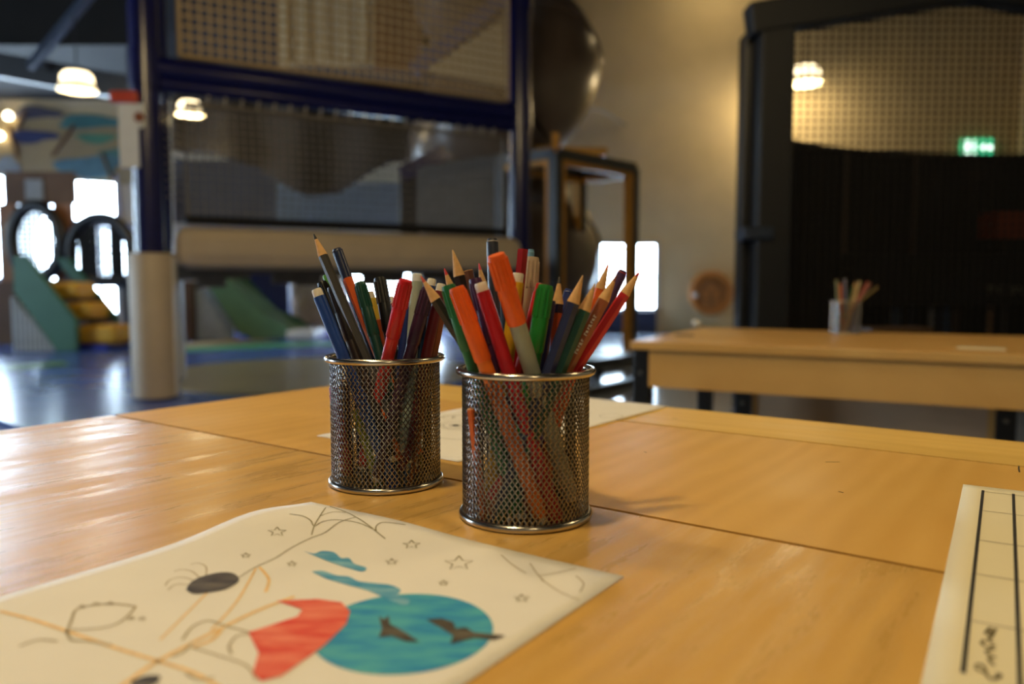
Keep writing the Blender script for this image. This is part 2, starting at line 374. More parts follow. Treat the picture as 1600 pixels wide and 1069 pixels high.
# nets
off = NB*-0.02
def tp(s, z): q = PL + D*s + off; return Vector((q.x, q.y, z))
W = (PR-PL).length
nb = MB(); net_quad(nb, tp(0.2, zb1+0.09), tp(W-0.12, zb1+0.09), tp(W-0.12, ztop-0.2), tp(0.2, ztop-0.2), 0.060, 0.0105, 0.04); nb.build('net', M_cord, tower, fixn=False)
nb = MB(); net_quad(nb, tp(0.22, zp1+0.05), tp(W-0.16, zp1+0.05), tp(W-0.16, zb1-0.2), tp(0.22, zb1-0.2), 0.05, 0.006, 0.05); nb.build('net', M_cordd, tower, fixn=False)
def ropeframe(s0, s1, z0, z1, m):
    MB().tube([tp(s0, z0), tp(s1, z0), tp(s1, z1), tp(s0, z1), tp(s0, z0)], 0.017, 6).build('edge_rope', m, tower, smooth=60)
ropeframe(0.2, W-0.12, zb1+0.09, ztop-0.2, M_cord); ropeframe(0.22, W-0.16, zp1+0.05, zb1-0.2, M_cordd)
MB().tube([tp(0.2, zp1+0.04), tp(W-0.14, zp1+0.04)], 0.03, 8).build('edge_rope', M_cordb, tower, smooth=60)
for i in range(21):
    s = 0.35 + (W-0.6)*i/20
    MB().tube([tp(s, zb1-0.21), tp(s+0.01, zb1-0.13)], 0.008, 6).build('net_tie', mat('grey beige tie', (140, 132, 118), 0.8), tower)
for i in range(12):
    z = zp1+0.15 + (zb1-0.3-zp1-0.1)*i/11
    MB().tube([tp(0.22, z), tp(0.1, z+0.03)], 0.006, 6).build('net_tie', M_cordd, tower)
# inner post and braces of the tower
pb = at(640, 350, 7.7)
MB().box((pb.x, pb.y, (zp0+at(640, 268, 7.7).z)/2), (0.17, 0.1, at(640, 268, 7.7).z-zp0)).build('inner_post', M_navy, tower, bevel=0.01)
MB().beam(at(628, 274, 7.6), at(800, 188, 7.6), 0.1, 0.15).build('inner_brace', M_blue, tower)
MB().beam(at(648, 112, 7.3), at(800, -12, 7.3), 0.1, 0.13).build('stair_stringer', mat('mid blue steel', (70, 84, 128), 0.4), tower)
MB().prism([at(662, 112, 7.2), at(786, 30, 7.2), at(790, 136, 7.2)], (0, 0.03, 0)).build('side_panel', M_pale, tower)
# boards and cloths seen through the nets
sg = thing('wall_board', at(508, 104, 8.6), 'pale beige board with slats seen through the upper net', 'board')
a = at(436, 104, 8.6); b = at(582, -30, 8.6)
MB().box(((a.x+b.x)/2, 8.6, (a.z+b.z)/2), (b.x-a.x, 0.04, b.z-a.z)).build('backing', M_pale, sg)
for i in range(5):
    x = a.x+0.09+(b.x-a.x-0.18)*i/4
    MB().box((x, 8.57, (a.z+b.z)/2), (0.07, 0.03, b.z-a.z-0.1)).build('slat', mat('sand slat paint', (222, 204, 160), 0.6), sg)
MB().prism([at(585, 108, 8.8), at(655, 112, 8.8), at(655, -20, 8.8), at(585, -20, 8.8)], (0,0.03,0)).build('play_board', M_wbrown, label='brown plywood panel right of the pale board in the tower', cat='panel')
MB().prism([at(250, 95, 8.9), at(434, 105, 8.9), at(434, -20, 8.9), at(250, -20, 8.9)], (0,0.03,0)).build('play_board', mat('slate blue grey panel', (58, 62, 72), 0.7), label='slate grey panel left of the pale board in the tower', cat='panel')
# swagged charcoal cloth
sw = MB(); n = 24; rows = []
top = [(268, 168), (800, 196)]
low = [(268, 236), (330, 240), (400, 262), (440, 288), (480, 308), (530, 304), (560, 282), (600, 258), (655, 246)]
def interp(t, pts):
    x = pts[0][0] + (pts[-1][0]-pts[0][0])*t
    for i in range(len(pts)-1):
        if pts[i][0] <= x <= pts[i+1][0]+1e-6:
            k = (x-pts[i][0])/(pts[i+1][0]-pts[i][0]); return x, pts[i][1]+(pts[i+1][1]-pts[i][1])*k
    return pts[-1]
for i in range(n+1):
    x, yl = interp(i/n, low); yt = 130
    for j in range(5):
        yy = 9.0 + 0.12*math.sin(i*0.9) + 0.25*math.sin(j/4*math.pi)
        sw.v.append(at(x, yt+(yl-yt)*j/4, yy))
for i in range(n):
    for j in range(4): sw.f.append((i*5+j, i*5+j+1, (i+1)*5+j+1, (i+1)*5+j))
o = sw.build('hanging_cloth', M_dark, label='charcoal cloth swagged behind the lower tower net', cat='cloth', smooth=70)
so = o.modifiers.new('thick', 'SOLIDIFY'); so.thickness = 0.02
MB().prism([at(432, 352, 10.8), at(432, 286, 10.8), at(624, 286, 10.8), at(624, 352, 10.8)], (0,0.03,0)).build('partition', mat('pale blue grey panel', (132, 144, 152), 0.7), label='pale blue grey partition left of the inner dark post', cat='partition')
MB().prism([at(652, 358, 7.12), at(652, 262, 7.12), at(792, 238, 7.12), at(792, 358, 7.12)], (0,0.03,0)).build('partition', mat('grey panel paint', (120, 122, 124), 0.7), label='grey partition right of the inner dark post', cat='partition')
MB().prism([at(272, 348, 10.9), at(272, 250, 10.9), at(430, 250, 10.9), at(430, 348, 10.9)], (0,0.03,0)).build('partition', mat('tan mural panel', (76, 76, 80), 0.7, var=0.35, scale=1.6), label='tan painted partition at the left of the lower net', cat='partition')

# clamp and sign on the left post
cp = at(204, 152, PL.y-0.1)
MB().beam((PL.x-0.16, PL.y-0.1, cp.z), (PL.x+0.0, PL.y-0.1, cp.z), 0.05, 0.07).build('clamp', mat('red orange plastic', (196, 70, 44), 0.45), tower, bevel=0.01)
sgn = thing('post_sign', (PL.x-0.05, PL.y-0.11, at(215, 262, PL.y-0.1).z), 'tall white notice with brown emblem fixed to the left post', 'sign')
za, zb = at(215, 262, PL.y-0.11).z, at(215, 162, PL.y-0.11).z
MB().box((PL.x-0.055, PL.y-0.11, (za+zb)/2), (0.115, 0.012, zb-za)).build('sign_board', M_white, sgn)
MB().box((PL.x+0.018, PL.y-0.11, zb-0.07), (0.035, 0.012, 0.14)).build('sign_flap', M_white, sgn)
MB().lathe([(0, 0), (0.03, 0.001), (0.03, 0.004), (0, 0.005)], (PL.x+0.012, PL.y-0.117, zb-0.08), (0,-1,0.0), 16).build('emblem', mat('brown emblem print', (140, 78, 40), 0.6), sgn)

# ------------------------------------------------------------------ left play landscape
mural = thing('wall_mural', at(90, 262, 11.9), 'yellow wall mural painted with teal tree crowns', 'mural')
MB().prism([at(-120, 268, 11.95), at(222, 290, 11.95), at(222, 206, 11.95), at(100, 178, 11.95), at(-120, 166, 11.95)], (0,0.03,0)).build('mural_ground', mat('mural yellow paint', (172, 150, 104), 0.8, var=0.1, scale=2), mural)
def blob(cx, cy, rx, ry, Y, c, name, parent, seed):
    rnd = random.Random(seed); pts = []
    for k in range(18):
        a = 2*math.pi*k/18; q = 1+0.18*math.sin(3*a+seed)+rnd.uniform(-0.08, 0.08)
        pts.append(at(cx+rx*q*math.cos(a), cy+ry*q*math.sin(a), Y))
    MB().prism(pts, (0,0.015,0)).build(name, mat(name+' paint %d' % seed, c, 0.8, var=0.2, scale=6), parent)
blob(140, 190, 52, 11, 11.93, (72, 120, 112), 'mural_crown', mural, 1)
blob(50, 213, 36, 10, 11.93, (52, 62, 96), 'mural_crown', mural, 2)
blob(150, 216, 30, 8, 11.93, (88, 140, 104), 'mural_crown', mural, 3)
blob(140, 260, 52, 18, 11.92, (96, 132, 134), 'mural_crown', mural, 4)
blob(188, 238, 30, 7, 11.93, (88, 134, 118), 'mural_crown', mural, 5)
blob(10, 258, 20, 14, 11.92, (150, 156, 150), 'mural_crown', mural, 6)
blob(55, 176, 40, 10, 11.93, (84, 80, 86), 'mural_crown', mural, 7)
for s, (p, q) in enumerate(((( 82, 244), (116, 196)), ((28, 246), (14, 196)), ((28, 200), (40, 176)), ((176, 282), (160, 240)))):
    MB().beam(at(p[0], p[1], 11.92), at(q[0], q[1], 11.92), 0.02, 0.08, (0,1,0)).build('mural_branch', mat('mural branch brown', (132, 98, 60), 0.8), mural)
for s, (x, y) in enumerate(((16, 182), (2, 213))):
    sp = at(x, y, 11.9)
    MB().lathe([(0, 0), (0.05, 0.01), (0.06, 0.06), (0.03, 0.1), (0, 0.11)], sp, (0,-1,0), n=16).build('spot_lamp', mat('glowing spot lens', (255, 240, 220), 0.4, emit=(1, 0.85, 0.6), estr=12), label=('small glowing spot lamp in front of the yellow mural', 'faint small spot lamp at the left edge below the mural lamp')[s], cat='lamp', smooth=40)

fac = thing('play_facade', on_z(60, 544, ZM), 'brown play house facade with arched openings and black net tunnel', 'play house')
YF = 9.7
def at_box(px0, px1, py0, py1, Y, depth, name, m, parent, **kw):
    a = at(px0, py1, Y); b = at(px1, py0, Y)
    return MB().box(((a.x+b.x)/2, Y+depth/2, (a.z+b.z)/2), (b.x-a.x, depth, b.z-a.z)).build(name, m, parent, **kw)
at_box(8, 112, 268, 318, YF, 0.1, 'lintel', M_brown, fac)
at_box(40, 66, 280, 312, YF-0.03, 0.03, 'lintel_plate', mat('pale grey plate', (126, 128, 130), 0.5), fac)
at_box(6, 20, 318, 545, YF, 0.1, 'pillar', M_wbrown, fac)
at_box(92, 108, 318, 545, YF, 0.1, 'pillar', M_wbrown, fac)
at_box(-60, 20, 440, 552, YF-0.4, 0.3, 'plinth', M_brown, fac)
at_box(184, 206, 440, 535, YF-0.1, 0.08, 'white_panel', M_white, fac)
# round tunnel mouth
c = at(57, 378, YF-0.1); rx, rz = at(95, 378, YF-0.1).x-c.x, at(57, 322, YF-0.1).z-c.z
ring = MB(); nn = 40
pts = [c+Vector((rx*math.cos(2*math.pi*k/nn), 0, rz*math.sin(2*math.pi*k/nn))) for k in range(nn)]
ring.tube(pts+[pts[0]], 0.075, 10, False); ring.build('tunnel_ring', M_black, fac, smooth=60)
tw = MB()
for k in range(nn):
    k2 = (k+1) % nn
    for (p, q) in ((pts[k], pts[k2]),):
        o_ = len(tw.v); tw.v += [p, q, q+Vector((-0.28, 0.9, 0)), p+Vector((-0.28, 0.9, 0))]; tw.f.append((o_, o_+1, o_+2, o_+3))
ot = tw.build('tunnel_wall', M_black, fac, smooth=60, fixn=False)
nt_ = MB()
for k in range(-4, 5):
    x = rx*k/5; h = rz*math.sqrt(max(0, 1-(k/5)**2))
    nt_.tube([c+Vector((x, 0.02, -h)), c+Vector((x, 0.02, h))], 0.013, 4, False)
for k in range(-6, 7):
    z = rz*k/7; h = rx*math.sqrt(max(0, 1-(k/7)**2))
    nt_.tube([c+Vector((-h, 0.02, z)), c+Vector((h, 0.02, z))], 0.013, 4, False)
nt_.build('tunnel_net', M_cordb, fac, fixn=False)
# black netted arch
c = at(158, 392, YF-0.2); rx, rz = at(206, 392, YF-0.2).x-c.x, at(158, 340, YF-0.2).z-c.z
arch = thing('net_arch', on_z(158, 548, ZM), 'black padded arch closed with dark netting beside the padded post', 'net arch')
ap = [c+Vector((rx*math.cos(math.pi*k/24), 0, rz*math.sin(math.pi*k/24))) for k in range(25)]
zb = at(158, 440, YF-0.2).z
ap = [Vector((ap[0].x, c.y, zb))] + ap + [Vector((ap[-1].x, c.y, zb))]
MB().tube(ap+[ap[0]], 0.07, 10, False).build('arch_frame', M_black, arch, smooth=60)
an = MB()
for k in range(-5, 6):
    x = rx*k/6; h = rz*math.sqrt(1-(k/6)**2)
    an.tube([Vector((c.x+x, c.y, zb)), c+Vector((x, 0, h))], 0.024, 4, False)
for k in range(8):
    z = zb + (c.z+rz-zb)*(k+0.5)/8; dz = max(0, z-c.z); h = rx*math.sqrt(max(0, 1-(dz/rz)**2))
    an.tube([Vector((c.x-h, c.y, z)), Vector((c.x+h, c.y, z))], 0.024, 4, False)
an.build('arch_net', M_cordb, arch, fixn=False)
for xx in ((128, 150), (168, 196)):
    a = at(xx[0], 436, YF+0.3); b = at(xx[1], 352, YF+0.3)
    MB().box(((a.x+b.x)/2, YF+0.3, (a.z+b.z)/2), ((b.x-a.x)*0.62, 0.06, b.z-a.z)).build('arch_curtain', M_curt, arch)
for xx in (112, 200):
    a = at(xx, 440, YF-0.2)
    MB().box((a.x, a.y, (ZM+a.z)/2), (0.09, 0.09, a.z-ZM)).build('arch_leg', M_black, arch)
# steps
stp = thing('play_steps', on_z(100, 550, ZM), 'yellow soft steps between sage green side panels', 'steps')
YS = on_z(100, 549, ZM).y
def ppx(pts, Y): return [at(x, y, Y) for x, y in pts]
MB().prism(ppx([(20, 402), (38, 398), (118, 500), (120, 548), (88, 550), (20, 456)], YS), (0, 0.07, 0)).build('side_panel', M_green, stp, bevel=0.012)
MB().prism(ppx([(88, 402), (106, 404), (182, 494), (184, 540), (176, 540), (172, 500), (96, 420)], YS+0.55), (0, 0.07, 0)).build('side_panel', M_dgreen, stp, bevel=0.012)
for k, (y0, y1, x0, x1) in enumerate(((505, 541, 118, 178), (470, 502, 92, 140), (438, 470, 66, 118))):
    a = at(x0, y1, YS+0.1); b = at(x1, y0, YS+0.1)
    MB().box(((a.x+b.x)/2, YS+0.33, (a.z+b.z)/2+0.0), (b.x-a.x, 0.4, (b.z-a.z)*0.84)).build('step', M_ystep, stp, bevel=0.05)
    MB().box(((a.x+b.x)/2+0.03, YS+0.35, (a.z+b.z)/2-(b.z-a.z)*0.46), (b.x-a.x, 0.36, (b.z-a.z)*0.1)).build('riser', M_brown, stp)
MB().prism(ppx([(58, 437), (112, 437), (178, 506), (178, 544), (58, 546)], YS+0.63), (0, 0.04, 0)).build('back_board', M_brown, stp)
MB().box((at(150, 545, YS+0.3).x, YS+0.33, ZM+0.03), (0.44, 0.44, 0.055)).build('step_base', mat('royal blue vinyl', (30, 40, 140), 0.35), stp)
for k in range(9):
    x = 24+k*7.2; yt = 462+ (x-22)*1.27
    a = at(x, 548, YS+0.08)
    zt = at(x, yt, YS+0.08).z
    MB().tube([(a.x, YS+0.1, ZM), (a.x, YS+0.1, zt)], 0.028, 8).build('flute', mat('grey white fluting', (176, 176, 170), 0.6), stp, smooth=50)
# slide
sl = thing('play_slide', on_z(400, 528, ZM), 'sage green slide with white lit end lip under the tower', 'slide')
YL = on_z(420, 532, ZM).y
def rail(pts, Y, th, name, m): MB().prism(ppx(pts, Y), (0, th, 0)).build(name, m, sl, bevel=0.015)
rail([(312, 428), (346, 428), (372, 452), (410, 490), (440, 505), (452, 514), (448, 529), (395, 531), (372, 520), (345, 480)], YL, 0.06, 'slide_side', M_lgreen)
bed = MB(); bp_ = [(330, 432), (360, 456), (395, 486), (425, 508), (470, 522)]
for i, (x, y) in enumerate(bp_):
    q = at(x, y, YL+0.05); bed.v += [q, q+Vector((0.12, 0.62, 0)), q+Vector((0,0,-0.05)), q+Vector((0.12, 0.62, -0.05))]
for i in range(len(bp_)-1):
    k = 4*i; bed.f += [(k, k+1, k+5, k+4), (k+2, k+6, k+7, k+3), (k, k+4, k+6, k+2), (k+1, k+3, k+7, k+5)]
bed.build('slide_bed', M_lgreen, sl, smooth=50)
rail([(352, 428), (378, 427), (405, 456), (432, 484), (465, 496), (482, 508), (478, 518), (452, 514), (420, 500), (390, 470)], YL+0.68, 0.06, 'slide_side', M_dgreen)
a = at(446, 530, YL-0.02); b = at(490, 516, YL-0.02)
MB().box(((a.x+b.x)/2, YL+0.3, (a.z+b.z)/2), (b.x-a.x, 0.62, b.z-a.z)).build('slide_lip', M_white, sl, bevel=0.02)
at_box(308, 362, 452, 530, YL+0.2, 0.05, 'under_curtain', mat('pale grey fluted cloth', (160, 170, 180), 0.8), sl)
at_box(274, 300, 440, 532, YL+0.1, 0.3, 'play_block', M_brown, None, label='brown block left of the green slide', cat='block')
at_box(378, 450, 424, 533, YL+1.0, 0.14, 'play_block', mat('dark blue vinyl', (16, 30, 84), 0.5), None, label='dark blue padded block behind the green slide', cat='block')
# ragged rock wall
rk = MB(); rnd = random.Random(3); pts = []
for (x, y) in ((452, 424), (462, 440), (456, 455), (466, 470), (460, 488), (470, 500), (482, 512), (508, 512), (528, 508), (536, 470), (530, 424)):
    pts.append(at(x+rnd.uniform(-3, 3), y, YL+0.8))
rk.prism(pts, (0, 0.35, 0)).build('climbing_rock', mat('grey beige rock coating', (150, 140, 126), 0.9, var=0.25, scale=9, bump=0.6), label='grey beige climbing rock right of the dark blue block', cat='rock', bevel=0.05)
# pale fringe below the deck
fr = thing('deck_skirt', at(400, 440, PL.y+0.9), 'grey ragged skirt hanging below the padded sill', 'skirt')
for k in range(14):
    s = 0.25 + k*(W-0.5)/13; q = PL + D*s + NB*0.35
    h = 0.10 + 0.05*math.sin(k*1.7)
    MB().box((q.x, q.y, zp0+0.03-h/2), (0.19, 0.02, h), math.atan2(D.y, D.x)).build('skirt_flap', mat('grey felt', (128, 122, 114), 0.9), fr, bevel=0.006)

# ------------------------------------------------------------------ tube slide
tb = thing('tube_slide', (-0.2, 8.6, 0), 'dark brown glossy spiral tube slide behind the tower', 'tube slide')
ax = Vector((-0.08, 8.3, 0)); Rh, rt = 0.30, 0.76
zA = at(900, 104, 8.3).z; zBm = at(900, 392, 8.3).z; pitch = zA - zBm
def helix(t):
    z = zA - pitch*min(t, 1.08) - 0.12*pitch*max(0, t-1.08)
    return ax + Vector((Rh*math.cos(2*math.pi*t), -Rh*math.sin(2*math.pi*t), z))
for k in range(9):
    t0 = -0.75 + k*0.25; pts = [helix(t0+0.25*j/6) for j in range(7)]
    MB().tube(pts, rt*0.9, 28, False).build('tube_section', M_tube, tb, smooth=60, fixn=False)
    q = helix(t0); q2 = helix(t0+0.01); x, y, z = basis(q2-q)
    MB().torus(q, rt*0.9, 0.022, 36, 6, nrm=(q2-q)).build('joint_flange', M_tube, tb, smooth=60)
MB().tube([(ax.x-0.0, ax.y, 0), (ax.x, ax.y, ZT)], 0.06, 12).build('support_post', M_black, tb, smooth=50)
MB().tube([at(905, 168, 8.6), at(940, 172, 10), at(978, 196, Y1-0.02)], 0.02, 6).build('wall_bracket', mat('dim grey steel', (110, 104, 96), 0.5), tb)
# ------------------------------------------------------------------ black cage with yellow edging
cA = at(868, 240, 6.6); ztopc = cA.z
cA = Vector((cA.x, 6.6, 0)); cB = Vector((at(989, 270, 7.45).x, 7.45, 0)); ab = (cB-cA); nv_ = Vector((-ab.y, ab.x, 0)).normalized()*0.6
cD = cA+nv_; cC = cB+nv_
cage = thing('play_cage', (cA+cC)/2, 'open black steel cage edged with yellow foam beside the tube slide', 'cage')
for p in (cA, cB, cC, cD):
    post_o = MB().box((p.x, p.y, ztopc/2), (0.085, 0.085, ztopc), math.atan2(ab.y, ab.x)).build('post', M_black, cage)
    for sgn_, dv in ((1, ab.normalized()), (-1, ab.normalized())):
        q = p + dv*0.065*sgn_
        if (p in (cA, cD) and sgn_ > 0) or (p in (cB, cC) and sgn_ < 0):
            MB().box((q.x, q.y, ztopc/2-0.04), (0.05, 0.075, ztopc-0.08), math.atan2(ab.y, ab.x)).build('foam_edge', M_yel, cage)
    if p is cA:
        q = p - Vector((-nv_.normalized().x, -nv_.normalized().y, 0))*0.065
        MB().box((q.x, q.y, ztopc/2-0.04), (0.05, 0.05, ztopc-0.08), math.atan2(ab.y, ab.x)).build('foam_edge', M_yel, cage)
for p, q in ((cA, cB), (cB, cC), (cC, cD), (cD, cA)):
    MB().beam((p.x, p.y, ztopc), (q.x, q.y, ztopc), 0.085, 0.085).build('top_rail', M_black, cage)
    MB().beam((p.x, p.y, ztopc-0.065), (q.x, q.y, ztopc-0.065), 0.06, 0.045).build('foam_edge', M_yel, cage)
    MB().beam((p.x, p.y, 0.06), (q.x, q.y, 0.06), 0.085, 0.1).build('base_rail', M_black, cage)
MB().beam(at(836, 236, 7.6), at(948, 238, 7.6), 0.08, 0.08).build('cross_plank', M_yel, cage)
MB().beam(at(868, 238, 6.62), at(868, 208, 6.62), 0.06, 0.06, (0,1,0)).build('post_tip', M_yel, cage)
# low green-topped platform
lp = thing('low_platform', on_z(950, 606, 0), 'low black framed platform with green top left of the far table', 'platform')
a = on_z(906, 566, 0.22); b = on_z(1003, 552, 0.22)
dv = (b-a); nv2 = Vector((-dv.y, dv.x, 0)).normalized()
MB().obb((a+b)/2+nv2*0.2-Vector((0,0,0.02)), dv/2, nv2*0.2, (0,0,0.02)).build('platform_top', mat('green platform vinyl', (40, 110, 60), 0.4), lp)
MB().beam(a-Vector((0,0,0.03)), b-Vector((0,0,0.03)), 0.05, 0.07).build('platform_rail', M_black, lp)
for q in (a, b, a+nv2*0.38, b+nv2*0.38): MB().box((q.x, q.y, 0.1), (0.05, 0.05, 0.2)).build('platform_leg', M_black, lp)
c0 = on_z(912, 616, 0.02); c1 = on_z(1000, 596, 0.02)
MB().beam(c0+Vector((0,0,0.012)), c1+Vector((0,0,0.012)), 0.08, 0.06).build('floor_rail', M_black, label='black rail lying on the floor before the low platform', cat='rail')
# navy block under the low window
at_box(938, 1026, 486, 560, Y1-0.2, 0.18, 'padded_bench', mat('navy wall padding', (28, 36, 66), 0.6), None, label='navy padded box under the low bright window', cat='box')

# ------------------------------------------------------------------ round wooden wall game
gc = at(1110, 458, Y1-0.14)
gm = thing('wall_game', (gc.x, Y1-0.05, gc.z-0.32), 'round wooden wall game with knobs on the cream wall', 'wall game')
W1 = mat('golden game wood', (186, 122, 58), 0.5, var=0.15, scale=8); W2 = mat('dark game wood', (148, 100, 56), 0.6, var=0.15, scale=10)
MB().lathe([(0, 0), (0.31, 0), (0.33, 0.02), (0.33, 0.05), (0.31, 0.07), (0, 0.07)], (gc.x, Y1-0.1, gc.z), (0,-1,0), 40).build('disc', W1, gm, smooth=30)
MB().torus((gc.x, Y1-0.18, gc.z), 0.29, 0.04, 44, 8, nrm=(0,1,0)).build('rim_ring', W1, gm, smooth=50)
MB().lathe([(0, 0), (0.2, 0), (0.2, 0.02), (0, 0.02)], (gc.x-0.01, Y1-0.175, gc.z), (0,-1,0), 32).build('inner_disc', W2, gm, smooth=30)
for dx, dz, sx, sz in ((-0.08, -0.02, 0.09, 0.1), (0.07, -0.02, 0.09, 0.1), (0.0, 0.08, 0.1, 0.06), (-0.08, -0.13, 0.1, 0.05), (0.08, -0.13, 0.1, 0.05)):
    MB().box((gc.x+dx, Y1-0.205, gc.z+dz), (sx, 0.02, sz)).build('game_tile', W1, gm, bevel=0.008)
MB().lathe([(0, 0), (0.035, 0.01), (0.035, 0.05), (0, 0.06)], (gc.x-0.25, Y1-0.2, gc.z-0.03), (0,-1,0), 16).build('knob', M_white, gm, smooth=40)
MB().lathe([(0, 0), (0.06, 0.01), (0.06, 0.1), (0, 0.1)], (gc.x, Y1-0.0, gc.z), (0,-1,0), 16).build('bracket', W2, gm, smooth=40)

# ------------------------------------------------------------------ exit sign
es = at(1527, 244, Y1-0.03); e2 = at(1527, 218, Y1-0.03)
ex = thing('exit_sign', es, 'glowing green and white exit sign on the far wall', 'exit sign')
wx = at(1552, 230, Y1).x-at(1503, 230, Y1).x; hz = e2.z-es.z
M_eg = mat('lit green sign', (20, 160, 90), 0.4, emit=(0.05, 0.75, 0.35), estr=1.6); M_ew = mat('lit white sign', (240, 255, 245), 0.4, emit=(0.75, 1.0, 0.85), estr=3.5)
MB().box((es.x, Y1-0.03, es.z+hz/2), (wx, 0.05, hz)).build('sign_box', M_eg, ex)
MB().box((es.x-wx*0.27, Y1-0.058, es.z+hz/2), (wx*0.32, 0.006, hz*0.8)).build('door_symbol', M_ew, ex)
fig = MB(); fx, fz = es.x-wx*0.25, es.z+hz*0.5
fig.tube([(fx, Y1-0.064, fz+hz*0.12), (fx-0.02, Y1-0.064, fz-hz*0.05), (fx-0.06, Y1-0.064, fz-hz*0.3)], 0.012, 6)
fig.tube([(fx-0.02, Y1-0.064, fz-hz*0.05), (fx+0.04, Y1-0.064, fz-hz*0.15), (fx+0.03, Y1-0.064, fz-hz*0.32)], 0.012, 6)
fig.lathe([(0, -0.02), (0.02, 0), (0, 0.02)], (fx+0.01, Y1-0.064, fz+hz*0.24), n=10)
fig.build('running_figure', M_eg, ex)
ar = MB(); axx = es.x+wx*0.24
ar.prism([(axx-0.09, Y1-0.06, fz), (axx, Y1-0.06, fz+0.08), (axx, Y1-0.06, fz+0.03), (axx+0.1, Y1-0.06, fz+0.03), (axx+0.1, Y1-0.06, fz-0.03), (axx, Y1-0.06, fz-0.03), (axx, Y1-0.06, fz-0.08)], (0, 0.005, 0))
ar.build('arrow_symbol', M_ew, ex)

# ------------------------------------------------------------------ gabled dark booth on the right
YB = 4.6
def bx(px): return at(px, 441, YB).x
bth = thing('net_booth', (2.6, YB, 0), 'navy black gabled frame with net and dark round screen behind the far table', 'play booth')
zE = at(1190, 34, YB).z; xL0, xL1 = bx(1160), bx(1228); xAp = bx(1496); zAp = at(1496, -22, YB).z
def bpost(x0, x1):
    MB().box(((x0+x1)/2+0.03, YB, (zE+0.02)/2), (x1-x0-0.06, 0.14, zE+0.02)).build('post', M_navy, bth, bevel=0.012)
    MB().box((x0+0.05, YB+0.12, zE/2-0.02), (0.10, 0.12, zE-0.04)).build('post_backing', M_black, bth, bevel=0.012)
bpost(xL0, xL1); xR = 2*xAp - xL0; bpost(xR-(xL1-xL0), xR)
MB().box((xL0+0.06, YB-0.0, at(1160, 366, YB).z), (0.17, 0.2, 0.07)).build('clamp', mat('slate blue clamp', (30, 42, 62), 0.4), bth, bevel=0.01)
for xa in (xL0, xR):
    MB().beam((xa, YB, zE), (xAp, YB, zAp), 0.16, 0.17).build('gable_rail', M_navy, bth, bevel=0.012)
# round dark screen and net above it
zS = at(1228, 203, YB+0.1).z
rX = 2.1; ccx = xL1+0.01+rX; rY = 1.02; ASP = 0.72
sc_ = MB(); n = 180
for i in range(n+1):
    a = math.pi*(1-ASP*i/n); k = 0.018*math.sin(i*1.15)+0.012*math.sin(i*0.37+1)
    x = ccx+(rX+k)*math.cos(a); y = YB+0.1+(rY+k)*math.sin(a)
    sc_.v += [Vector((x, y, 0.02)), Vector((x, y, zS))]
for i in range(n): sc_.f.append((2*i, 2*i+2, 2*i+3, 2*i+1))
o = sc_.build('round_screen', M_curt, bth, smooth=60)
def arcp(i, z, n=60, dr=0.0):
    a = math.pi*(1-ASP*i/n); return Vector((ccx+(rX+dr)*math.cos(a), YB+0.1+(rY+dr)*math.sin(a), z))
MB().tube([arcp(i, zS) for i in range(61)], 0.022, 8).build('screen_rail', M_black, bth, smooth=60)
nb = MB(); sp_n = 0.042; xa, xb = xL1-0.02, xR-(xL1-xL0)+0.02; nx = int((xb-xa)/sp_n)
def zroof(x): return zE + (zAp-zE)*(1-abs(x-xAp)/(xAp-xL0))
for i in range(nx+1):
    x = xa + (xb-xa)*i/nx; nb.tube([(x, YB+0.03, 0.03), (x, YB+0.03, zroof(x)-0.04)], 0.0065, 4, False)
for j in range(int((zAp-0.05)/sp_n)):
    z = 0.04+j*sp_n; hw_ = (xb-xa)/2 if z < zE-0.05 else max(0.05, (xAp-xL0)*(zAp-z)/(zAp-zE)-0.1)
    nb.tube([(max(xa, xAp-hw_), YB+0.03, z), (min(xb, xAp+hw_), YB+0.03, z)], 0.006, 4, False)
nb.build('net', mat('black brown net cord', (18, 15, 14), 0.85, var=0.1, scale=60), bth, fixn=False)
for i in (9, 21, 30, 42):
    p = arcp(i, 0, 60, -0.03); MB().tube([(p.x, p.y, 0), (p.x, p.y, zS)], 0.02, 8).build('screen_pole', mat('dull brown pole', (58, 44, 40), 0.6), bth, smooth=50)
# black counter with lettering inside the booth
ct = thing('booth_counter', (2.9, 5.1, 0), 'black counter with white lettering inside the dark booth', 'counter')
a = at(1330, 478, 5.1); b = at(1680, 398, 5.1)
MB().box(((a.x+b.x)/2, 5.2, (a.z+b.z)/2), (b.x-a.x, 0.2, b.z-a.z)).build('counter_front', M_curt, ct, bevel=0.01)
for k, (px, c_) in enumerate(((1392, (40, 56, 84)), (1402, (60, 84, 120)), (1424, (24, 34, 62)), (1455, (110, 112, 124)), (1470, (34, 48, 84)), (1481, (56, 84, 130)), (1494, (80, 62, 56)), (1546, (120, 92, 70)), (1568, (40, 38, 40)))):
    p = at(px, 478, 5.2)
    MB().box((p.x, 5.2, p.z/2), (0.03, 0.03, p.z)).build('lit_fold_bar', mat('lit fold colour %d' % k, c_, 0.5), ct)  # bars stand in for lit curtain folds, light put into their colours
fc = bpy.data.curves.new('counter_text', 'FONT'); fc.body = 'THE BAG'; fc.size = 0.072; fc.extrude = 0.002
fc.materials.append(mat('dim white counter lettering', (120, 118, 112), 0.6))
ft_ = bpy.data.objects.new('tmp_text', fc); COL.objects.link(ft_); bpy.context.view_layer.update()
fme = bpy.data.meshes.new_from_object(ft_.evaluated_get(bpy.context.evaluated_depsgraph_get())); bpy.data.objects.remove(ft_)
fo = bpy.data.objects.new('lettering', fme); COL.objects.link(fo); fo.parent = ct
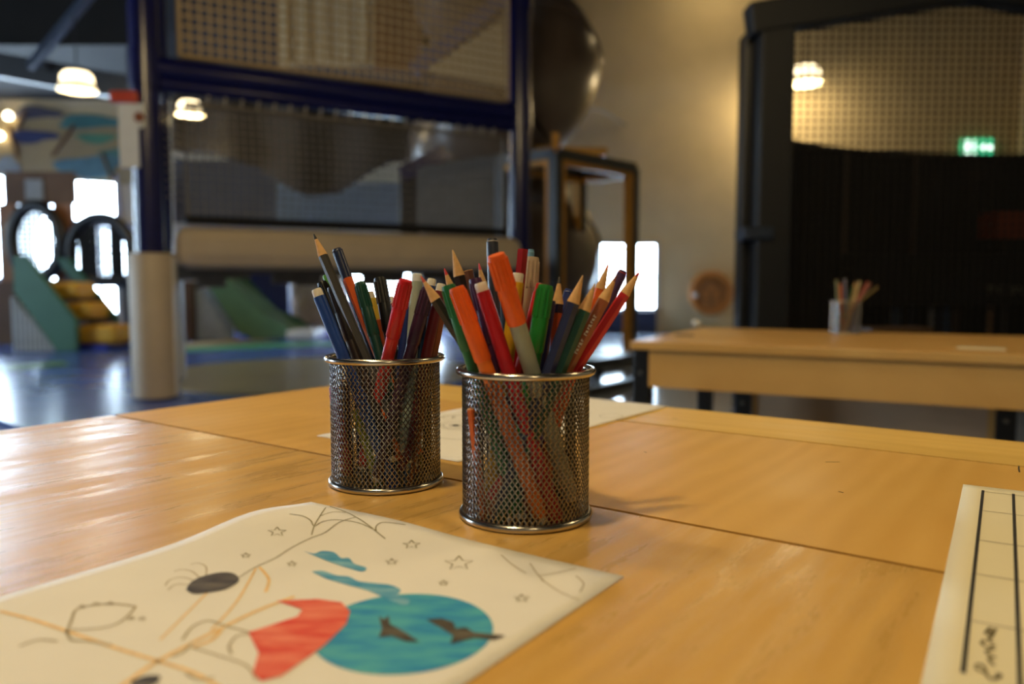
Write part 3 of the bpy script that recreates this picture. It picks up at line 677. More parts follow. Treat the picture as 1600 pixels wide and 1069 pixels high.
q = at(1540, 459, 5.09); fo.location = Vector((q.x, 5.093, q.z)) - WPOS[ct.name]; fo.rotation_euler = (math.pi/2, 0, 0)
a = at(1548, 374, 5.3); b = at(1640, 332, 5.3)
MB().box(((a.x+b.x)/2, 5.35, (a.z+b.z)/2), (b.x-a.x, 0.2, b.z-a.z)).build('orange_crate', mat('burnt orange plastic', (120, 44, 12), 0.6), label='burnt orange crate on the black counter in the booth', cat='crate', bevel=0.01)
MB().box(((a.x+b.x)/2, 5.3, (a.z + at(1600, 398, 5.3).z)/2), (b.x-a.x, 0.25, a.z-at(1600, 398, 5.3).z)).build('counter_riser', M_curt, ct)

# ------------------------------------------------------------------ far table and bench
B = math.radians(-28.0); U2 = Vector((math.cos(B), math.sin(B), 0)); V2 = Vector((-U2.y, U2.x, 0))
fo_ = on_z(984, 533, T); fo_.z = 0
ft = thing('far_table', fo_ + U2*0.9 + V2*0.37, 'pale birch table with black legs and an empty pencil cup, in front of the booth', 'table')
ft['label'] = 'pale birch table with deep apron and black legs before the dark booth'
LF, WF = 1.7, 0.74
def ftp(u, v, z): return fo_ + U2*u + V2*v + Vector((0,0,z))
def ftbox(u0, u1, v0, v1, z0, z1, name, m, parent=ft, **kw):
    return MB().obb(ftp((u0+u1)/2, (v0+v1)/2, (z0+z1)/2), U2*(u1-u0)/2, V2*(v1-v0)/2, (0,0,(z1-z0)/2)).build(name, m, parent, **kw)
ftbox(0, LF, 0, WF/2-0.001, T-0.022, T, 'tabletop_board', M_far, bevel=0.002)
ftbox(0, LF, WF/2+0.001, WF, T-0.022, T, 'tabletop_board', M_far, bevel=0.002)
ftbox(0.05, LF-0.05, 0.012, 0.032, T-0.122, T-0.022, 'apron', M_far)
ftbox(0.05, LF-0.05, WF-0.032, WF-0.012, T-0.122, T-0.022, 'apron', M_far)
ftbox(0.05, 0.07, 0.032, WF-0.032, T-0.122, T-0.022, 'apron', M_far)
ftbox(LF-0.07, LF-0.05, 0.032, WF-0.032, T-0.122, T-0.022, 'apron', M_far)
for u in (0.005, LF-0.05):
    for v in (0.014, WF-0.06):
        lg = ftbox(u, u+0.045, v, v+0.045, 0, T-0.022, 'leg', M_black, bevel=0.003)
        bp0 = ftp(u+0.0225, v, T-0.085)
        MB().lathe([(0, 0), (0.008, 0.001), (0.007, 0.005), (0, 0.006)], bp0, -V2, 12).build('bolt', M_chrome, lg, smooth=40)
bo = at(1185, 612, 2.8); bo.z = 0
bench = thing('bench', bo + U2*0.4, 'low bench with grey brown front panel behind the far table legs', 'bench')
def bbox_(u0, u1, v0, v1, z0, z1, name, m, **kw):
    c = bo + U2*(u0+u1)/2 + V2*(v0+v1)/2 + Vector((0,0,(z0+z1)/2))
    return MB().obb(c, U2*(u1-u0)/2, V2*(v1-v0)/2, (0,0,(z1-z0)/2)).build(name, m, bench, **kw)
bbox_(-0.10, 0.86, -0.02, 0.3, 0.375, 0.395, 'seat', M_black, bevel=0.003)
bbox_(0.0, 0.70, 0.0, 0.02, 0.2, 0.372, 'front_panel', M_panelw)
bbox_(-0.02, 0.0, 0.0, 0.3, 0.2, 0.372, 'side_panel', M_far); bbox_(0.70, 0.72, 0.0, 0.3, 0.2, 0.372, 'side_panel', M_far)
for u in (-0.08, 0.722):
    for v in (-0.012, 0.25):
        lg = bbox_(u, u+0.055, v, v+0.045, 0, 0.374, 'leg', M_black, bevel=0.003)
        q = bo + U2*(u+0.027) + V2*v + Vector((0,0,0.33))
        MB().lathe([(0, 0), (0.008, 0.001), (0.007, 0.005), (0, 0.006)], q, -V2, 12).build('bolt', M_chrome, lg, smooth=40)
# oak block seen at the right end beyond the bench
q = bo + U2*0.94 + V2*0.02
MB().obb(q+Vector((0,0,0.2)), U2*0.06, V2*0.02, (0,0,0.2)).build('wooden_stool', M_far, label='wooden stool side at the right picture edge beside the bench', cat='stool')
# things on the far table
a = on_z(1348, 517, T); b = on_z(1444, 517, T)
MB().beam(a+Vector((0,0,0.006)), b+Vector((0,0,0.006)), 0.12, 0.012).build('flat_tray', mat('dark brown tray', (58, 40, 26), 0.5), label='flat dark brown tray at the back of the far table', cat='tray', bevel=0.002)
q = on_z(1533, 545, T)
MB().obb(q+Vector((0,0,0.0008)), U2*0.05, V2*0.03, (0,0,0.0006)).build('paper_slip', M_sheet, label='small paper slip near the front edge of the far table', cat='paper')
q = on_z(1070, 525, T)
MB().obb(q+Vector((0,0,0.0025)), U2*0.025, V2*0.012, (0,0,0.002)).build('eraser', mat('grey rubber', (130, 116, 100), 0.7), label='small flat grey eraser at the left end of the far table', cat='eraser', bevel=0.001)
rk = MB(); q = on_z(1088, 511, T)
rk.lathe([(0, 0), (0.012, 0.002), (0.018, 0.012), (0.014, 0.022), (0, 0.026)], q, n=9).build('paper_ball', M_padw, label='tiny white crumpled paper ball on the far table', cat='paper ball')

# ------------------------------------------------------------------ near table
C0 = on_z(598, 591.6, T); C0.z = 0
nt = thing('near_table', C0 + U*0.8 - V*0.45, 'large varnished birch table with seams in the foreground', 'table')
def ntp(u, v, z): return C0 + U*u + V*v + Vector((0,0,z))
def ntbox(u0, u1, v0, v1, z0, z1, name, m, **kw):
    return MB().obb(ntp((u0+u1)/2, (v0+v1)/2, (z0+z1)/2), U*(u1-u0)/2, V*(v1-v0)/2, (0,0,(z1-z0)/2)).build(name, m, nt, **kw)
LT = 1.75; g = 0.0013; th = 0.022
vs1 = -0.1245; vs2 = -0.446
ntbox(0, LT, -0.89, vs2-0.0024, T-th, T, 'tabletop_board', M_board2)
ntbox(0, LT, vs2+0.0018, vs1-0.0024, T-th, T, 'tabletop_board', M_board)
ntbox(0, 0.506-g*0.6, vs1+0.0024, 0, T-th, T, 'tabletop_strip', M_strip)
ntbox(0.506+g*0.6, LT, vs1+0.0024, 0, T-th, T, 'tabletop_strip', M_strip)
ntbox(0.06, LT-0.06, -0.87, -0.02, T-th-0.006, T-th, 'underlay', M_black)
for v in (-0.04, -0.85): ntbox(0.05, LT-0.05, v-0.01, v+0.01, T-0.13, T-th-0.006, 'apron', M_board)
for u in (0.06, LT-0.06): ntbox(u-0.01, u+0.01, -0.84, -0.05, T-0.13, T-th-0.006, 'apron', M_board)
for u in (0.02, LT-0.07):
    for v in (-0.07, -0.87): ntbox(u, u+0.05, v, v+0.05, 0, T-th-0.006, 'leg', M_black, bevel=0.003)
# small dark marks on the boards
for (x, y, x2, y2) in ((1050, 654, 1058, 654), (1290, 722, 1312, 722), (1592, 728, 1593, 738), (1006, 706, 1010, 707), (1310, 768, 1318, 770)):
    p, q = on_z(x, y, T+0.0002), on_z(x2, y2, T+0.0002)
    MB().ribbon([p, (p+q)/2+Vector((0, 0.0005, 0)), q], 0.0012).build('pen_mark', M_inkd, nt)

# ------------------------------------------------------------------ papers
ZP = T + 0.0006
def paper_frame(corner, ang):
    e1 = Vector((math.cos(ang), math.sin(ang), 0)); e2 = Vector((math.sin(ang), -math.cos(ang), 0)); return corner, e1, e2
def curl(p, P0, e1, e2, h, rad):
    if not h: return 0.0
    s = (p-P0).dot(e1); t = (p-P0).dot(e2)
    return h*math.exp(-(s/0.07)**2-((t-0.05)/0.04)**2) + 0.35*h*math.exp(-((s-0.08)/0.05)**2-(t/0.05)**2)
def paper(name, P0, e1, e2, w, l, m, label, h=0.0, rad=0.1, h2=0):
    mb = MB(); nu, nv = 26, 32
    for j in range(nv+1):
        for i in range(nu+1):
            p = P0 + e1*w*i/nu + e2*l*j/nv; p = Vector((p.x, p.y, ZP + curl(Vector((p.x, p.y, 0)), Vector((P0.x, P0.y, 0)), e1, e2, h, rad)))
            mb.v.append(p)
    for j in range(nv):
        for i in range(nu):
            k = j*(nu+1)+i; mb.f.append((k, k+1, k+nu+2, k+nu+1))
    o = mb.build(name, m, label=label, cat='paper', smooth=60)
    so = o.modifiers.new('thick', 'SOLIDIFY'); so.thickness = 0.0003; so.offset = 0
    return o
cR = on_z(975, 901, ZP); cR.z = 0
P0, e1, e2 = paper_frame(cR, math.radians(-34.5)); P0 = cR - e1*0.246
CH, CR = 0.0065, 0.115
draw = paper('colouring_page', P0, e1, e2, 0.246, 0.335, M_paper, 'white colouring page with blue moon and red hat in front of the cups', CH, CR)
def pz(px, py, off=0.00035):
    z = ZP
    for _ in range(12):
        p = on_z(px, py, z); z = ZP + off + curl(Vector((p.x, p.y, 0)), P0, e1, e2, CH, CR)
    return Vector((p.x, p.y, z))
def smoothpts(pts, k=4):
    out = []; n = len(pts)
    for i in range(n-1):
        p0, p1, p2, p3 = pts[max(i-1,0)], pts[i], pts[i+1], pts[min(i+2,n-1)]
        for j in range(k):
            t = j/k
            out.append(tuple(0.5*((2*p1[a])+(-p0[a]+p2[a])*t+(2*p0[a]-5*p1[a]+4*p2[a]-p3[a])*t*t+(-p0[a]+3*p1[a]-3*p2[a]+p3[a])*t**3) for a in (0, 1)))
    out.append(pts[-1]); return out
def stroke(pts, wd, m, name='ink_line', parent=None, zf=pz, off=0.00035, sm=True):
    pp = smoothpts(pts) if sm and len(pts) > 2 else [tuple(pts[0][a]+(pts[-1][a]-pts[0][a])*k/6 for a in (0, 1)) for k in range(7)] if len(pts) == 2 else pts
    return MB().ribbon([zf(x, y, off) for x, y in pp], wd).build(name, m, parent or draw, fixn=False)
def fill(pts, m, name, off=0.0004, sm=True, parent=None, zf=pz):
    pp = smoothpts(pts+[pts[0]])[:-1] if sm else pts
    return MB().face([zf(x, y, off) for x, y in pp]).build(name, m, parent or draw, fixn=False)
def marker_mat(name, c1, c2, ang=0.6):
    m = bpy.data.materials.new(name); m.use_nodes = True; ntm = m.node_tree; b = ntm.nodes['Principled BSDF']; b.inputs['Roughness'].default_value = 0.7
    tc = ntm.nodes.new('ShaderNodeTexCoord'); mp = ntm.nodes.new('ShaderNodeMapping'); mp.inputs['Rotation'].default_value = (0,0,ang); mp.inputs['Scale'].default_value = (35, 130, 1)
    nz = ntm.nodes.new('ShaderNodeTexNoise'); nz.inputs['Scale'].default_value = 1.0; nz.inputs['Detail'].default_value = 3; rp = ntm.nodes.new('ShaderNodeValToRGB')
    rp.color_ramp.elements[0].position = 0.38; rp.color_ramp.elements[1].position = 0.64
    rp.color_ramp.elements[0].color = lin(c1)+(1,); rp.color_ramp.elements[1].color = lin(c2)+(1,)
    ntm.links.new(tc.outputs['Object'], mp.inputs['Vector']); ntm.links.new(mp.outputs['Vector'], nz.inputs['Vector']); ntm.links.new(nz.outputs['Fac'], rp.inputs['Fac']); ntm.links.new(rp.outputs['Color'], b.inputs['Base Color'])
    return m
M_moon = marker_mat('blue green marker ink', (22, 138, 196), (78, 176, 194), 0.9)
M_hat = marker_mat('red marker ink', (226, 66, 50), (244, 134, 108), 0.5)
M_cloud = marker_mat('sky blue marker ink', (50, 146, 196), (136, 190, 212), 0.2)
M_bat = marker_mat('black pencil shading', (42, 36, 34), (96, 88, 76), 0.2)
M_spid = marker_mat('grey pencil shading', (44, 42, 54), (104, 96, 92), 0.2)
M_or = mat('orange crayon', (240, 200, 136), 0.8, var=0.12, scale=180)
mc = on_z(631, 985, ZP); 
moon = MB().face([Vector((mc.x+0.0405*math.cos(t*math.pi/32), mc.y+0.0405*math.sin(t*math.pi/32)*1.03, ZP+0.0003)) for t in range(64)]).build('moon_print', M_moon, draw, fixn=False)
fill([(388, 988), (465, 963), (472, 952), (432, 939), (495, 936), (533, 941), (547, 955), (541, 975), (505, 1010), (440, 1056), (408, 1064), (395, 1052), (404, 1020)], M_hat, 'hat_print', 0.0005, False)
fill([(592, 963), (600, 968), (607, 962), (609, 975), (628, 985), (655, 1003), (633, 1002), (612, 993), (592, 996), (597, 982)], M_bat, 'bat_print', 0.0006, False)
fill([(666, 968), (690, 966), (708, 972), (712, 982), (728, 980), (740, 988), (790, 993), (772, 1000), (742, 996), (704, 1006), (708, 993), (688, 980)], M_bat, 'bat_print', 0.0006, False)
fill([(474, 861), (490, 865), (503, 861), (522, 863), (533, 872), (545, 872), (554, 881), (572, 887), (566, 893), (545, 888), (515, 878)], M_cloud, 'cloud_print')
fill([(487, 893), (505, 892), (525, 899), (545, 901), (560, 908), (585, 911), (610, 914), (626, 922), (622, 930), (640, 938), (632, 945), (605, 936), (575, 923), (540, 913), (510, 904)], M_cloud, 'cloud_print')
fill([(291, 922), (296, 912), (312, 902), (340, 895), (362, 895), (373, 903), (370, 911), (352, 921), (325, 926), (303, 928)], M_spid, 'spider_print')
for p in ([(312, 903), (300, 893), (284, 890), (272, 893)], [(305, 908), (285, 902), (266, 906), (258, 915)], [(322, 899), (322, 886), (310, 880), (298, 882)], [(300, 915), (276, 913), (262, 922)]): stroke(p, 0.0007, M_inkf)
for p in ([(509, 793), (500, 806), (491, 822), (487, 836)], [(515, 791), (545, 802), (572, 818), (602, 842)], [(452, 803), (472, 806), (485, 813), (491, 822), (504, 815), (525, 812), (560, 817), (588, 829)], [(588, 831), (588, 822), (600, 816), (634, 820)],
          [(556, 808), (530, 816), (508, 832), (487, 840), (455, 856), (430, 872), (400, 886), (372, 903)], [(500, 806), (520, 800), (540, 801)]): stroke(p, 0.0008, M_ink)
for p in ([(783, 867), (800, 882), (822, 896)], [(828, 880), (838, 895), (850, 908)], [(840, 900), (870, 895), (900, 888)], [(845, 905), (875, 925), (905, 938)], [(900, 900), (912, 912), (906, 925)]): stroke(p, 0.0007, M_inkf)
def star(cx, cy, r, m=M_ink):
    pts = []
    for k in range(11):
        a = math.pi/2 + k*math.pi/5; rr = r if k % 2 == 0 else r*0.45
        c3 = pz(cx, cy); pts.append((cx+rr*math.cos(a)*1.0, cy-rr*0.5*math.sin(a)))
    stroke(pts, 0.0008, m, 'star_print', sm=False)
for s in ((433, 831, 15), (643, 851, 14), (717, 880, 23), (612, 878, 10), (693, 911, 8), (815, 935, 12), (456, 881, 8), (384, 868, 8)): star(*s)
for p, wd in (([(405, 886), (420, 905), (415, 925)], 0.0016), ([(400, 888), (370, 940), (330, 985)], 0.0012), ([(460, 932), (400, 955), (345, 982), (290, 1010), (235, 1040), (180, 1080)], 0.0024),
              ([(0, 955), (50, 968), (110, 988), (180, 1012), (250, 1034), (300, 1050), (345, 1075)], 0.0020), ([(330, 920), (290, 960), (250, 1000)], 0.0010), ([(345, 985), (330, 1000), (300, 1012)], 0.0022)):
    stroke(p, wd, M_or, 'crayon_line', off=0.00032)
for p, wd in (([(104, 990), (112, 968), (120, 952), (150, 945), (185, 944), (212, 948)], 0.0014), ([(212, 948), (200, 962), (180, 976), (150, 982), (112, 984)], 0.0012), ([(104, 985), (112, 1000), (140, 1002), (175, 1008)], 0.0014),
              ([(285, 1000), (300, 980), (325, 970), (352, 978), (390, 988)], 0.0012), ([(395, 990), (370, 994), (358, 1010), (362, 1022)], 0.0012), ([(300, 1012), (340, 1024), (385, 1040), (400, 1062)], 0.001), ([(30, 1010), (60, 1000), (90, 1002)], 0.0014), ([(290, 1052), (310, 1062), (335, 1058)], 0.0012), ([(268, 1026), (285, 1020), (300, 1005)], 0.0012)):
    stroke(p, wd, M_inkf)
fill([(205, 1064), (228, 1056), (250, 1056), (244, 1068), (225, 1076), (206, 1076)], M_spid, 'spider_print')
for x, y in ((128, 948), (150, 944), (172, 943), (205, 966), (222, 967)): star(x, y, 6, M_inkf)

# worksheet on the right
wc = on_z(1505, 757, ZP); wl = on_z(1441, 1060, ZP); d2 = (wl-wc); d2.z = 0; d2.normalize()
we1 = Vector((-d2.y, d2.x, 0)); wP = Vector((wc.x, wc.y, 0))
if we1.x < 0: we1 = -we1
sheet = paper('worksheet', wP, we1, d2, 0.30, 0.42, M_sheet, 'cream worksheet with printed ruled grid at the right edge')
def sz(px, py, off=0.00035): return on_z(px, py, ZP+off)
def sp_(s, t, off=0.0004): p = wP + we1*s + d2*t; return Vector((p.x, p.y, ZP+off))
def sline(a, b, wd, m): MB().ribbon([a, (a+b)/2, b], wd).build('ruled_line', m, sheet, fixn=False)
def wloc(px, py): p = on_z(px, py, ZP) - wP; return p.dot(we1), p.dot(d2)
s1, t1 = wloc(1536, 767); s2, t2 = wloc(1587, 773); t_end = wloc(1500, 1052)[1]
tl = 0.5*(t1+t2)
for k in range(6): sline(sp_(s1+(s2-s1)*k*0.93, tl), sp_(s1+(s2-s1)*k*0.93, t_end+0.06 if k else t_end), 0.0019, M_inkd)
for y in (769, 799, 846, 900, 975):
    t = wloc(1540, y)[1]; sline(sp_(s1, t, 0.0003), sp_(0.29, t, 0.0003), 0.0014 if y > 800 else 0.001, M_inkf)
M_scr = mat('grey brown handwriting ink', (120, 108, 76), 0.8, var=0.15, scale=200)
for p in ([(1548, 980), (1540, 990), (1552, 992), (1544, 984)], [(1556, 982), (1545, 1000), (1553, 1004)], [(1538, 1000), (1534, 1006), (1545, 1012), (1554, 1008)], [(1554, 1014), (1541, 1018), (1549, 1026)], [(1556, 1026), (1545, 1030), (1553, 1040)], [(1524, 1040), (1534, 1038), (1540, 1050), (1530, 1048), (1524, 1042)], [(1540, 1052), (1550, 1062), (1562, 1056)], [(1555, 1052), (1563, 1054), (1558, 1060)]):
    stroke(p, 0.0016, M_scr, 'handwriting', sheet, sz)

# paper behind the cups
bq = on_z(716, 722, ZP); bq.z = 0; ba = math.radians(52)
be1 = Vector((math.cos(ba), math.sin(ba), 0)); be2 = Vector((-be1.y, be1.x, 0))
bpap = paper('printed_page', bq, be1, be2, 0.40, 0.195, M_paper, 'white printed page lying behind the two mesh cups')
def oval(cx, cy, rx, ry, wd, m, a0=0, a1=360):
    stroke([(cx+rx*math.cos(math.radians(a)), cy+ry*math.sin(math.radians(a))) for a in range(a0, a1+1, 15)], wd, m, 'ink_line', bpap, sz, sm=False)
for r_ in (1, 2): oval(712, 664.5, 13*r_*0.75, 2.3*r_, 0.0006, M_inkd)
fill([(712+6*math.cos(k*math.pi/8), 664.7+1.2*math.sin(k*math.pi/8)) for k in range(16)], M_inkd, 'ink_dot', 0.0005, False, bpap, sz)
oval(712, 664, 24, 6.5, 0.0006, M_ink); oval(716, 660, 40, 12, 0.0006, M_ink); oval(720, 668, 60, 19, 0.0007, M_inkd); oval(700, 653, 8, 2.5, 0.0005, M_ink); oval(709, 651.5, 2, 2.2, 0.0005, M_inkd)
oval(955, 650, 18, 3.0, 0.0006, M_ink)

# ------------------------------------------------------------------ mesh cups
RB, HC = 0.0425, 0.100
cupL = on_z(604, 752, T); cupR = on_z(821, 804, T)
def make_cup(loc, label):
    root = thing('mesh_cup', loc, label, 'pencil cup', 'silver mesh pencil cups'); L = Vector(loc)
    wm = MB(); NW = 74; steps = 38; z0, z1 = 0.004, HC-0.002
    dz = (z1-z0)/steps; da = math.pi/NW
    for sgn_ in (1, -1):
        for k in range(NW):
            o_ = len(wm.v)
            for i in range(steps+1):
                a = 2*math.pi*k/NW + sgn_*da*i; z = z0+dz*i
                rad = RB + (0.00018 if (i+ (sgn_ > 0)) % 2 else -0.00018)
                e = Vector((math.cos(a), math.sin(a), 0)); tn = Vector((-e.y, e.x, 0))
                dirv = (tn*sgn_*da*RB + Vector((0,0,dz))).normalized(); sd = e.cross(dirv)
                p = e*rad + Vector((0,0,z)) + L
                hw, ht = 0.00036, 0.00024
                wm.v += [p-sd*hw-e*ht, p+sd*hw-e*ht, p+sd*hw+e*ht, p-sd*hw+e*ht]
            for i in range(steps):
                b0 = o_+4*i
                for j in range(4):
                    j2 = (j+1) % 4; wm.f.append((b0+j, b0+j2, b0+4+j2, b0+4+j))
    wm.build('wire_mesh', M_chrome, root, fixn=False)
    MB().torus(L+Vector((0,0,HC-0.001)), RB+0.0016, 0.0030, 72, 12, 0.85).build('rim', M_rim, root, smooth=80)
    MB().torus(L+Vector((0,0,0.0026)), RB+0.0004, 0.0026, 72, 10).build('base_ring', M_rim, root, smooth=80)
    MB().lathe([(0, 0.001), (RB, 0.001), (RB, 0.0025), (0, 0.0025)], L, n=48).build('base_plate', mat('dull steel plate', (90, 86, 80), 0.5, 0.8), root)
    return root
cup1 = make_cup(cupL, 'silver wire mesh cup of markers, left and farther of the two near cups')
cup2 = make_cup(cupR, 'silver wire mesh cup of pens, right and nearer of the two near cups')
q = on_z(1320, 521.5, T)
def copy_thing(src, loc, label):
    r = src.copy(); COL.objects.link(r); r.location = loc; r['label'] = label; WPOS[r.name] = Vector(loc)
    for ch in list(src.children):
        c = ch.copy(); COL.objects.link(c); c.parent = r
    return r
cup3 = copy_thing(cup1, q, 'small looking wire mesh cup standing on the far table')

# ------------------------------------------------------------------ pens and pencils
def smat(c, rough=0.35): return mat('pen plastic %d %d %d' % c, c, rough, var=0.05, scale=120)
def axis_pts(top, bot): return (top-bot).normalized()
def make_pen(kind, col, top, bot, r, label, group, c2=None, tipc=None, plug=(232, 224, 208), caplen=0.045):
    ax_ = (top-bot); L = ax_.length; ax_.normalize()
    name = {'marker': 'felt_marker', 'plug': 'felt_marker', 'pencil': 'coloured_pencil', 'flat': 'coloured_pencil', 'pen': 'ball_pen'}[kind]
    root = thing(name, bot, label, 'marker' if 'marker' in name else 'pencil' if 'pencil' in name else 'pen', group)
    m = smat(col); m2 = smat(c2) if c2 else m
    if kind == 'marker':          # cap pointing up
        MB().lathe([(0.0, 0.0), (r*0.7, 0.0), (r*0.88, 0.004), (r*0.88, L-caplen)], bot, ax_, 20).build('barrel', m2, root, smooth=35)
        b = MB().lathe([(r*0.86, 0), (r, 0.0015), (r*1.0, caplen*0.48), (r*0.97, caplen*0.5), (r*0.93, caplen-0.002), (r*0.84, caplen), (0, caplen)], bot+ax_*(L-caplen), ax_, 36).build('cap', m, root, smooth=35)
        rb = MB(); x, y, _ = basis(ax_)
        for k in range(12):
            a = 2*math.pi*k/12; e = x*math.cos(a)+y*math.sin(a)
            rb.tube([bot+ax_*(L-caplen*0.47)+e*r*0.95, bot+ax_*(L-0.003)+e*r*0.9], r*0.15, 5)
        rb.build('cap_ridges', m, root)
        MB().lathe([(0, -0.004), (r*0.55, -0.004), (r*0.6, 0.0), (0, 0.0005)], bot, ax_, 14).build('end_plug', smat(plug), root, smooth=35)
    elif kind == 'plug':          # end plug pointing up, cap at the bottom
        MB().lathe([(0, 0), (r*0.85, 0.0), (r, 0.003), (r, caplen), (r*0.92, caplen+0.001)], bot, ax_, 20).build('cap', m, root, smooth=35)
        MB().lathe([(r*0.92, caplen), (r*0.92, L-0.007), (r*0.88, L-0.006), (0, L-0.006)], bot, ax_, 20).build('barrel', m2, root, smooth=35)
        MB().lathe([(r*0.8, L-0.0065), (r*0.78, L-0.001), (r*0.68, L), (r*0.3, L), (r*0.28, L-0.002), (0, L-0.002)], bot, ax_, 20).build('end_plug', smat(plug), root, smooth=35)
    elif kind == 'pen':
        MB().lathe([(0, 0), (r*0.3, 0.0), (r*0.8, 0.012), (r*0.9, 0.014), (r*0.9, L-0.003), (r*0.7, L), (0, L)], bot, ax_, 20).build('barrel', m, root, smooth=35)
        MB().torus(bot+ax_*(L-0.002), r*0.82, r*0.12, 20, 6, nrm=ax_).build('end_ring', smat(plug), root, smooth=50)
    else:                         # hexagonal pencil
        cone = 0.019 if kind == 'pencil' else 0.0
        MB().lathe([(r, 0.0), (r, L-cone)], bot, ax_, 6).build('barrel', m, root)
        if kind == 'pencil':
            MB().lathe([(r*0.97, L-cone), (r*0.90, L-cone+0.002), (r*0.32, L-0.005)], bot, ax_, 16).build('sharpened_wood', M_wax, root, smooth=35)
            MB().lathe([(r*0.32, L-0.005), (r*0.12, L-0.0006), (0, L)], bot, ax_, 12).build('lead', smat(tipc or col, 0.6), root, smooth=35)
            if c2: MB().lathe([(r*1.03, L-cone-0.006), (r*1.03, L-cone)], bot, ax_, 6).build('colour_band', m2, root)
            if tipc and not c2:
                pass
        else:
            MB().lathe([(r*0.93, L), (r*0.93, L+0.0006), (0, L+0.0006)], bot, ax_, 6).build('sawn_end', M_wax if not c2 else m2, root)
            MB().lathe([(r*0.35, L+0.0005), (r*0.35, L+0.001), (0, L+0.001)], bot, ax_, 10).build('lead', smat(tipc or col, 0.6), root)
            if c2:
                x, y, _ = basis(ax_)
    return root
def put(cup, kind, col, top, rim, dt, dr, r, L, label, **kw):
    Y = cup.y; A_ = at(top[0], top[1], Y+dt); R_ = at(rim[0], rim[1], Y+dr)
    d = (R_-A_).normalized(); bot = A_+d*L
    floor = T+0.0045+(0.004 if kind == 'marker' else 0)
    def rad(p): return math.hypot(p.x-cup.x, p.y-cup.y)
    lim = RB-0.0012-r
    if bot.z < floor: bot = A_ + d*((floor-A_.z)/d.z)
    if rad(bot) > lim:
        e = Vector((bot.x-cup.x, bot.y-cup.y, 0)); e = e*(lim/e.length); bot = Vector((cup.x+e.x, cup.y+e.y, bot.z))
    # check radius where it passes the rim
    t = (T+HC - bot.z)/(A_.z-bot.z); pr = bot+(A_-bot)*t
    if 0 < t < 1 and rad(pr) > RB-0.0016-r*0.95: print('RIM', label, round(rad(pr)*1000, 1), 'lim', round((RB-0.0016-r)*1000, 1))
    return A_, bot, make_pen(kind, col, A_, bot, r, label, 'pens in the left mesh cup' if cup is cupL else 'pens in the right mesh cup' if cup is cupR else 'pencils in the far mesh cup', **kw)

# left cup
c = cupL; lc = ' in the left mesh cup'
put(c, 'pencil', (64, 62, 60), (490, 365), (580, 551), -0.004, -0.030, 0.0038, 0.200, 'tall dark grey pencil with sharpened black tip'+lc, tipc=(20, 20, 22))
put(c, 'plug', (24, 62, 138), (494, 452), (534, 550), -0.022, -0.0285, 0.0050, 0.165, 'blue marker with cream end plug at the front'+lc, c2=(20, 60, 140))
put(c, 'marker', (30, 22, 22), (519, 449), (556, 550), -0.004, -0.026, 0.0048, 0.150, 'very dark brown marker beside the blue marker'+lc, c2=(40, 26, 22))
put(c, 'marker', (14, 14, 16), (503, 442), (548, 552), 0.018, 0.0, 0.0046, 0.150, 'black capped marker behind the blue marker'+lc)
put(c, 'marker', (200, 20, 30), (634, 438), (608, 551), -0.040, -0.030, 0.0055, 0.150, 'bright red capped marker at the front'+lc, c2=(206, 40, 34))
put(c, 'marker', (18, 66, 56), (562, 442), (598, 551), 0.006, -0.014, 0.0048, 0.150, 'dark green capped marker'+lc, c2=(14, 58, 50))
put(c, 'marker', (18, 18, 20), (593, 435), (614, 551), 0.020, 0.004, 0.0052, 0.150, 'black capped marker standing in the middle'+lc)
put(c, 'plug', (166, 180, 168), (652, 428), (646, 551), -0.012, -0.0225, 0.0050, 0.150, 'pale grey green marker with white plug'+lc, c2=(166, 180, 168), plug=(220, 226, 226))
put(c, 'marker', (58, 28, 56), (669, 450), (640, 551), -0.018, -0.029, 0.0052, 0.150, 'dark purple marker leaning right'+lc, c2=(62, 30, 58))
put(c, 'pen', (22, 34, 72), (526, 389), (584, 551), 0.022, 0.010, 0.0048, 0.175, 'tall navy pen behind the dark grey pencil'+lc, plug=(30, 44, 84))
put(c, 'flat', (226, 98, 30), (543, 436), (590, 551), 0.012, 0.000, 0.0038, 0.150, 'bright orange pencil stub between navy and green pens'+lc, c2=(226, 98, 30))
put(c, 'flat', (198, 92, 40), (528, 452), (566, 551), 0.002, -0.018, 0.0036, 0.150, 'brown orange pencil behind the dark grey pencil'+lc)
put(c, 'plug', (104, 20, 28), (690, 444), (668, 551), -0.008, -0.018, 0.0046, 0.145, 'maroon marker with cream end plug'+lc, c2=(104, 20, 28))
put(c, 'flat', (150, 86, 44), (694, 470), (678, 551), 0.000, -0.008, 0.0036, 0.150, 'brown pencil at the right side'+lc)
put(c, 'plug', (30, 52, 110), (675, 436), (656, 551), 0.020, 0.008, 0.0046, 0.150, 'navy marker with cream plug at the back right'+lc, c2=(34, 60, 120))
put(c, 'plug', (88, 160, 64), (509, 430), (560, 551), 0.030, 0.020, 0.0040, 0.160, 'light green marker at the back left'+lc, c2=(88, 160, 64), plug=(100, 170, 70))
put(c, 'pen', (176, 26, 62), (517, 436), (570, 551), 0.032, 0.024, 0.0038, 0.150, 'crimson pen at the back left'+lc, plug=(176, 26, 62))
put(c, 'plug', (190, 170, 60), (577, 456), (606, 551), 0.030, 0.024, 0.0044, 0.150, 'yellow marker behind the dark green marker'+lc, c2=(206, 176, 60))
put(c, 'flat', (180, 84, 40), (592, 500), (604, 551), 0.016, 0.014, 0.0036, 0.145, 'rust orange pencil low behind the black marker'+lc)
put(c, 'plug', (96, 24, 34), (609, 464), (622, 551), 0.034, 0.026, 0.0044, 0.150, 'dark red marker with pale plug at the back'+lc, c2=(110, 28, 40))
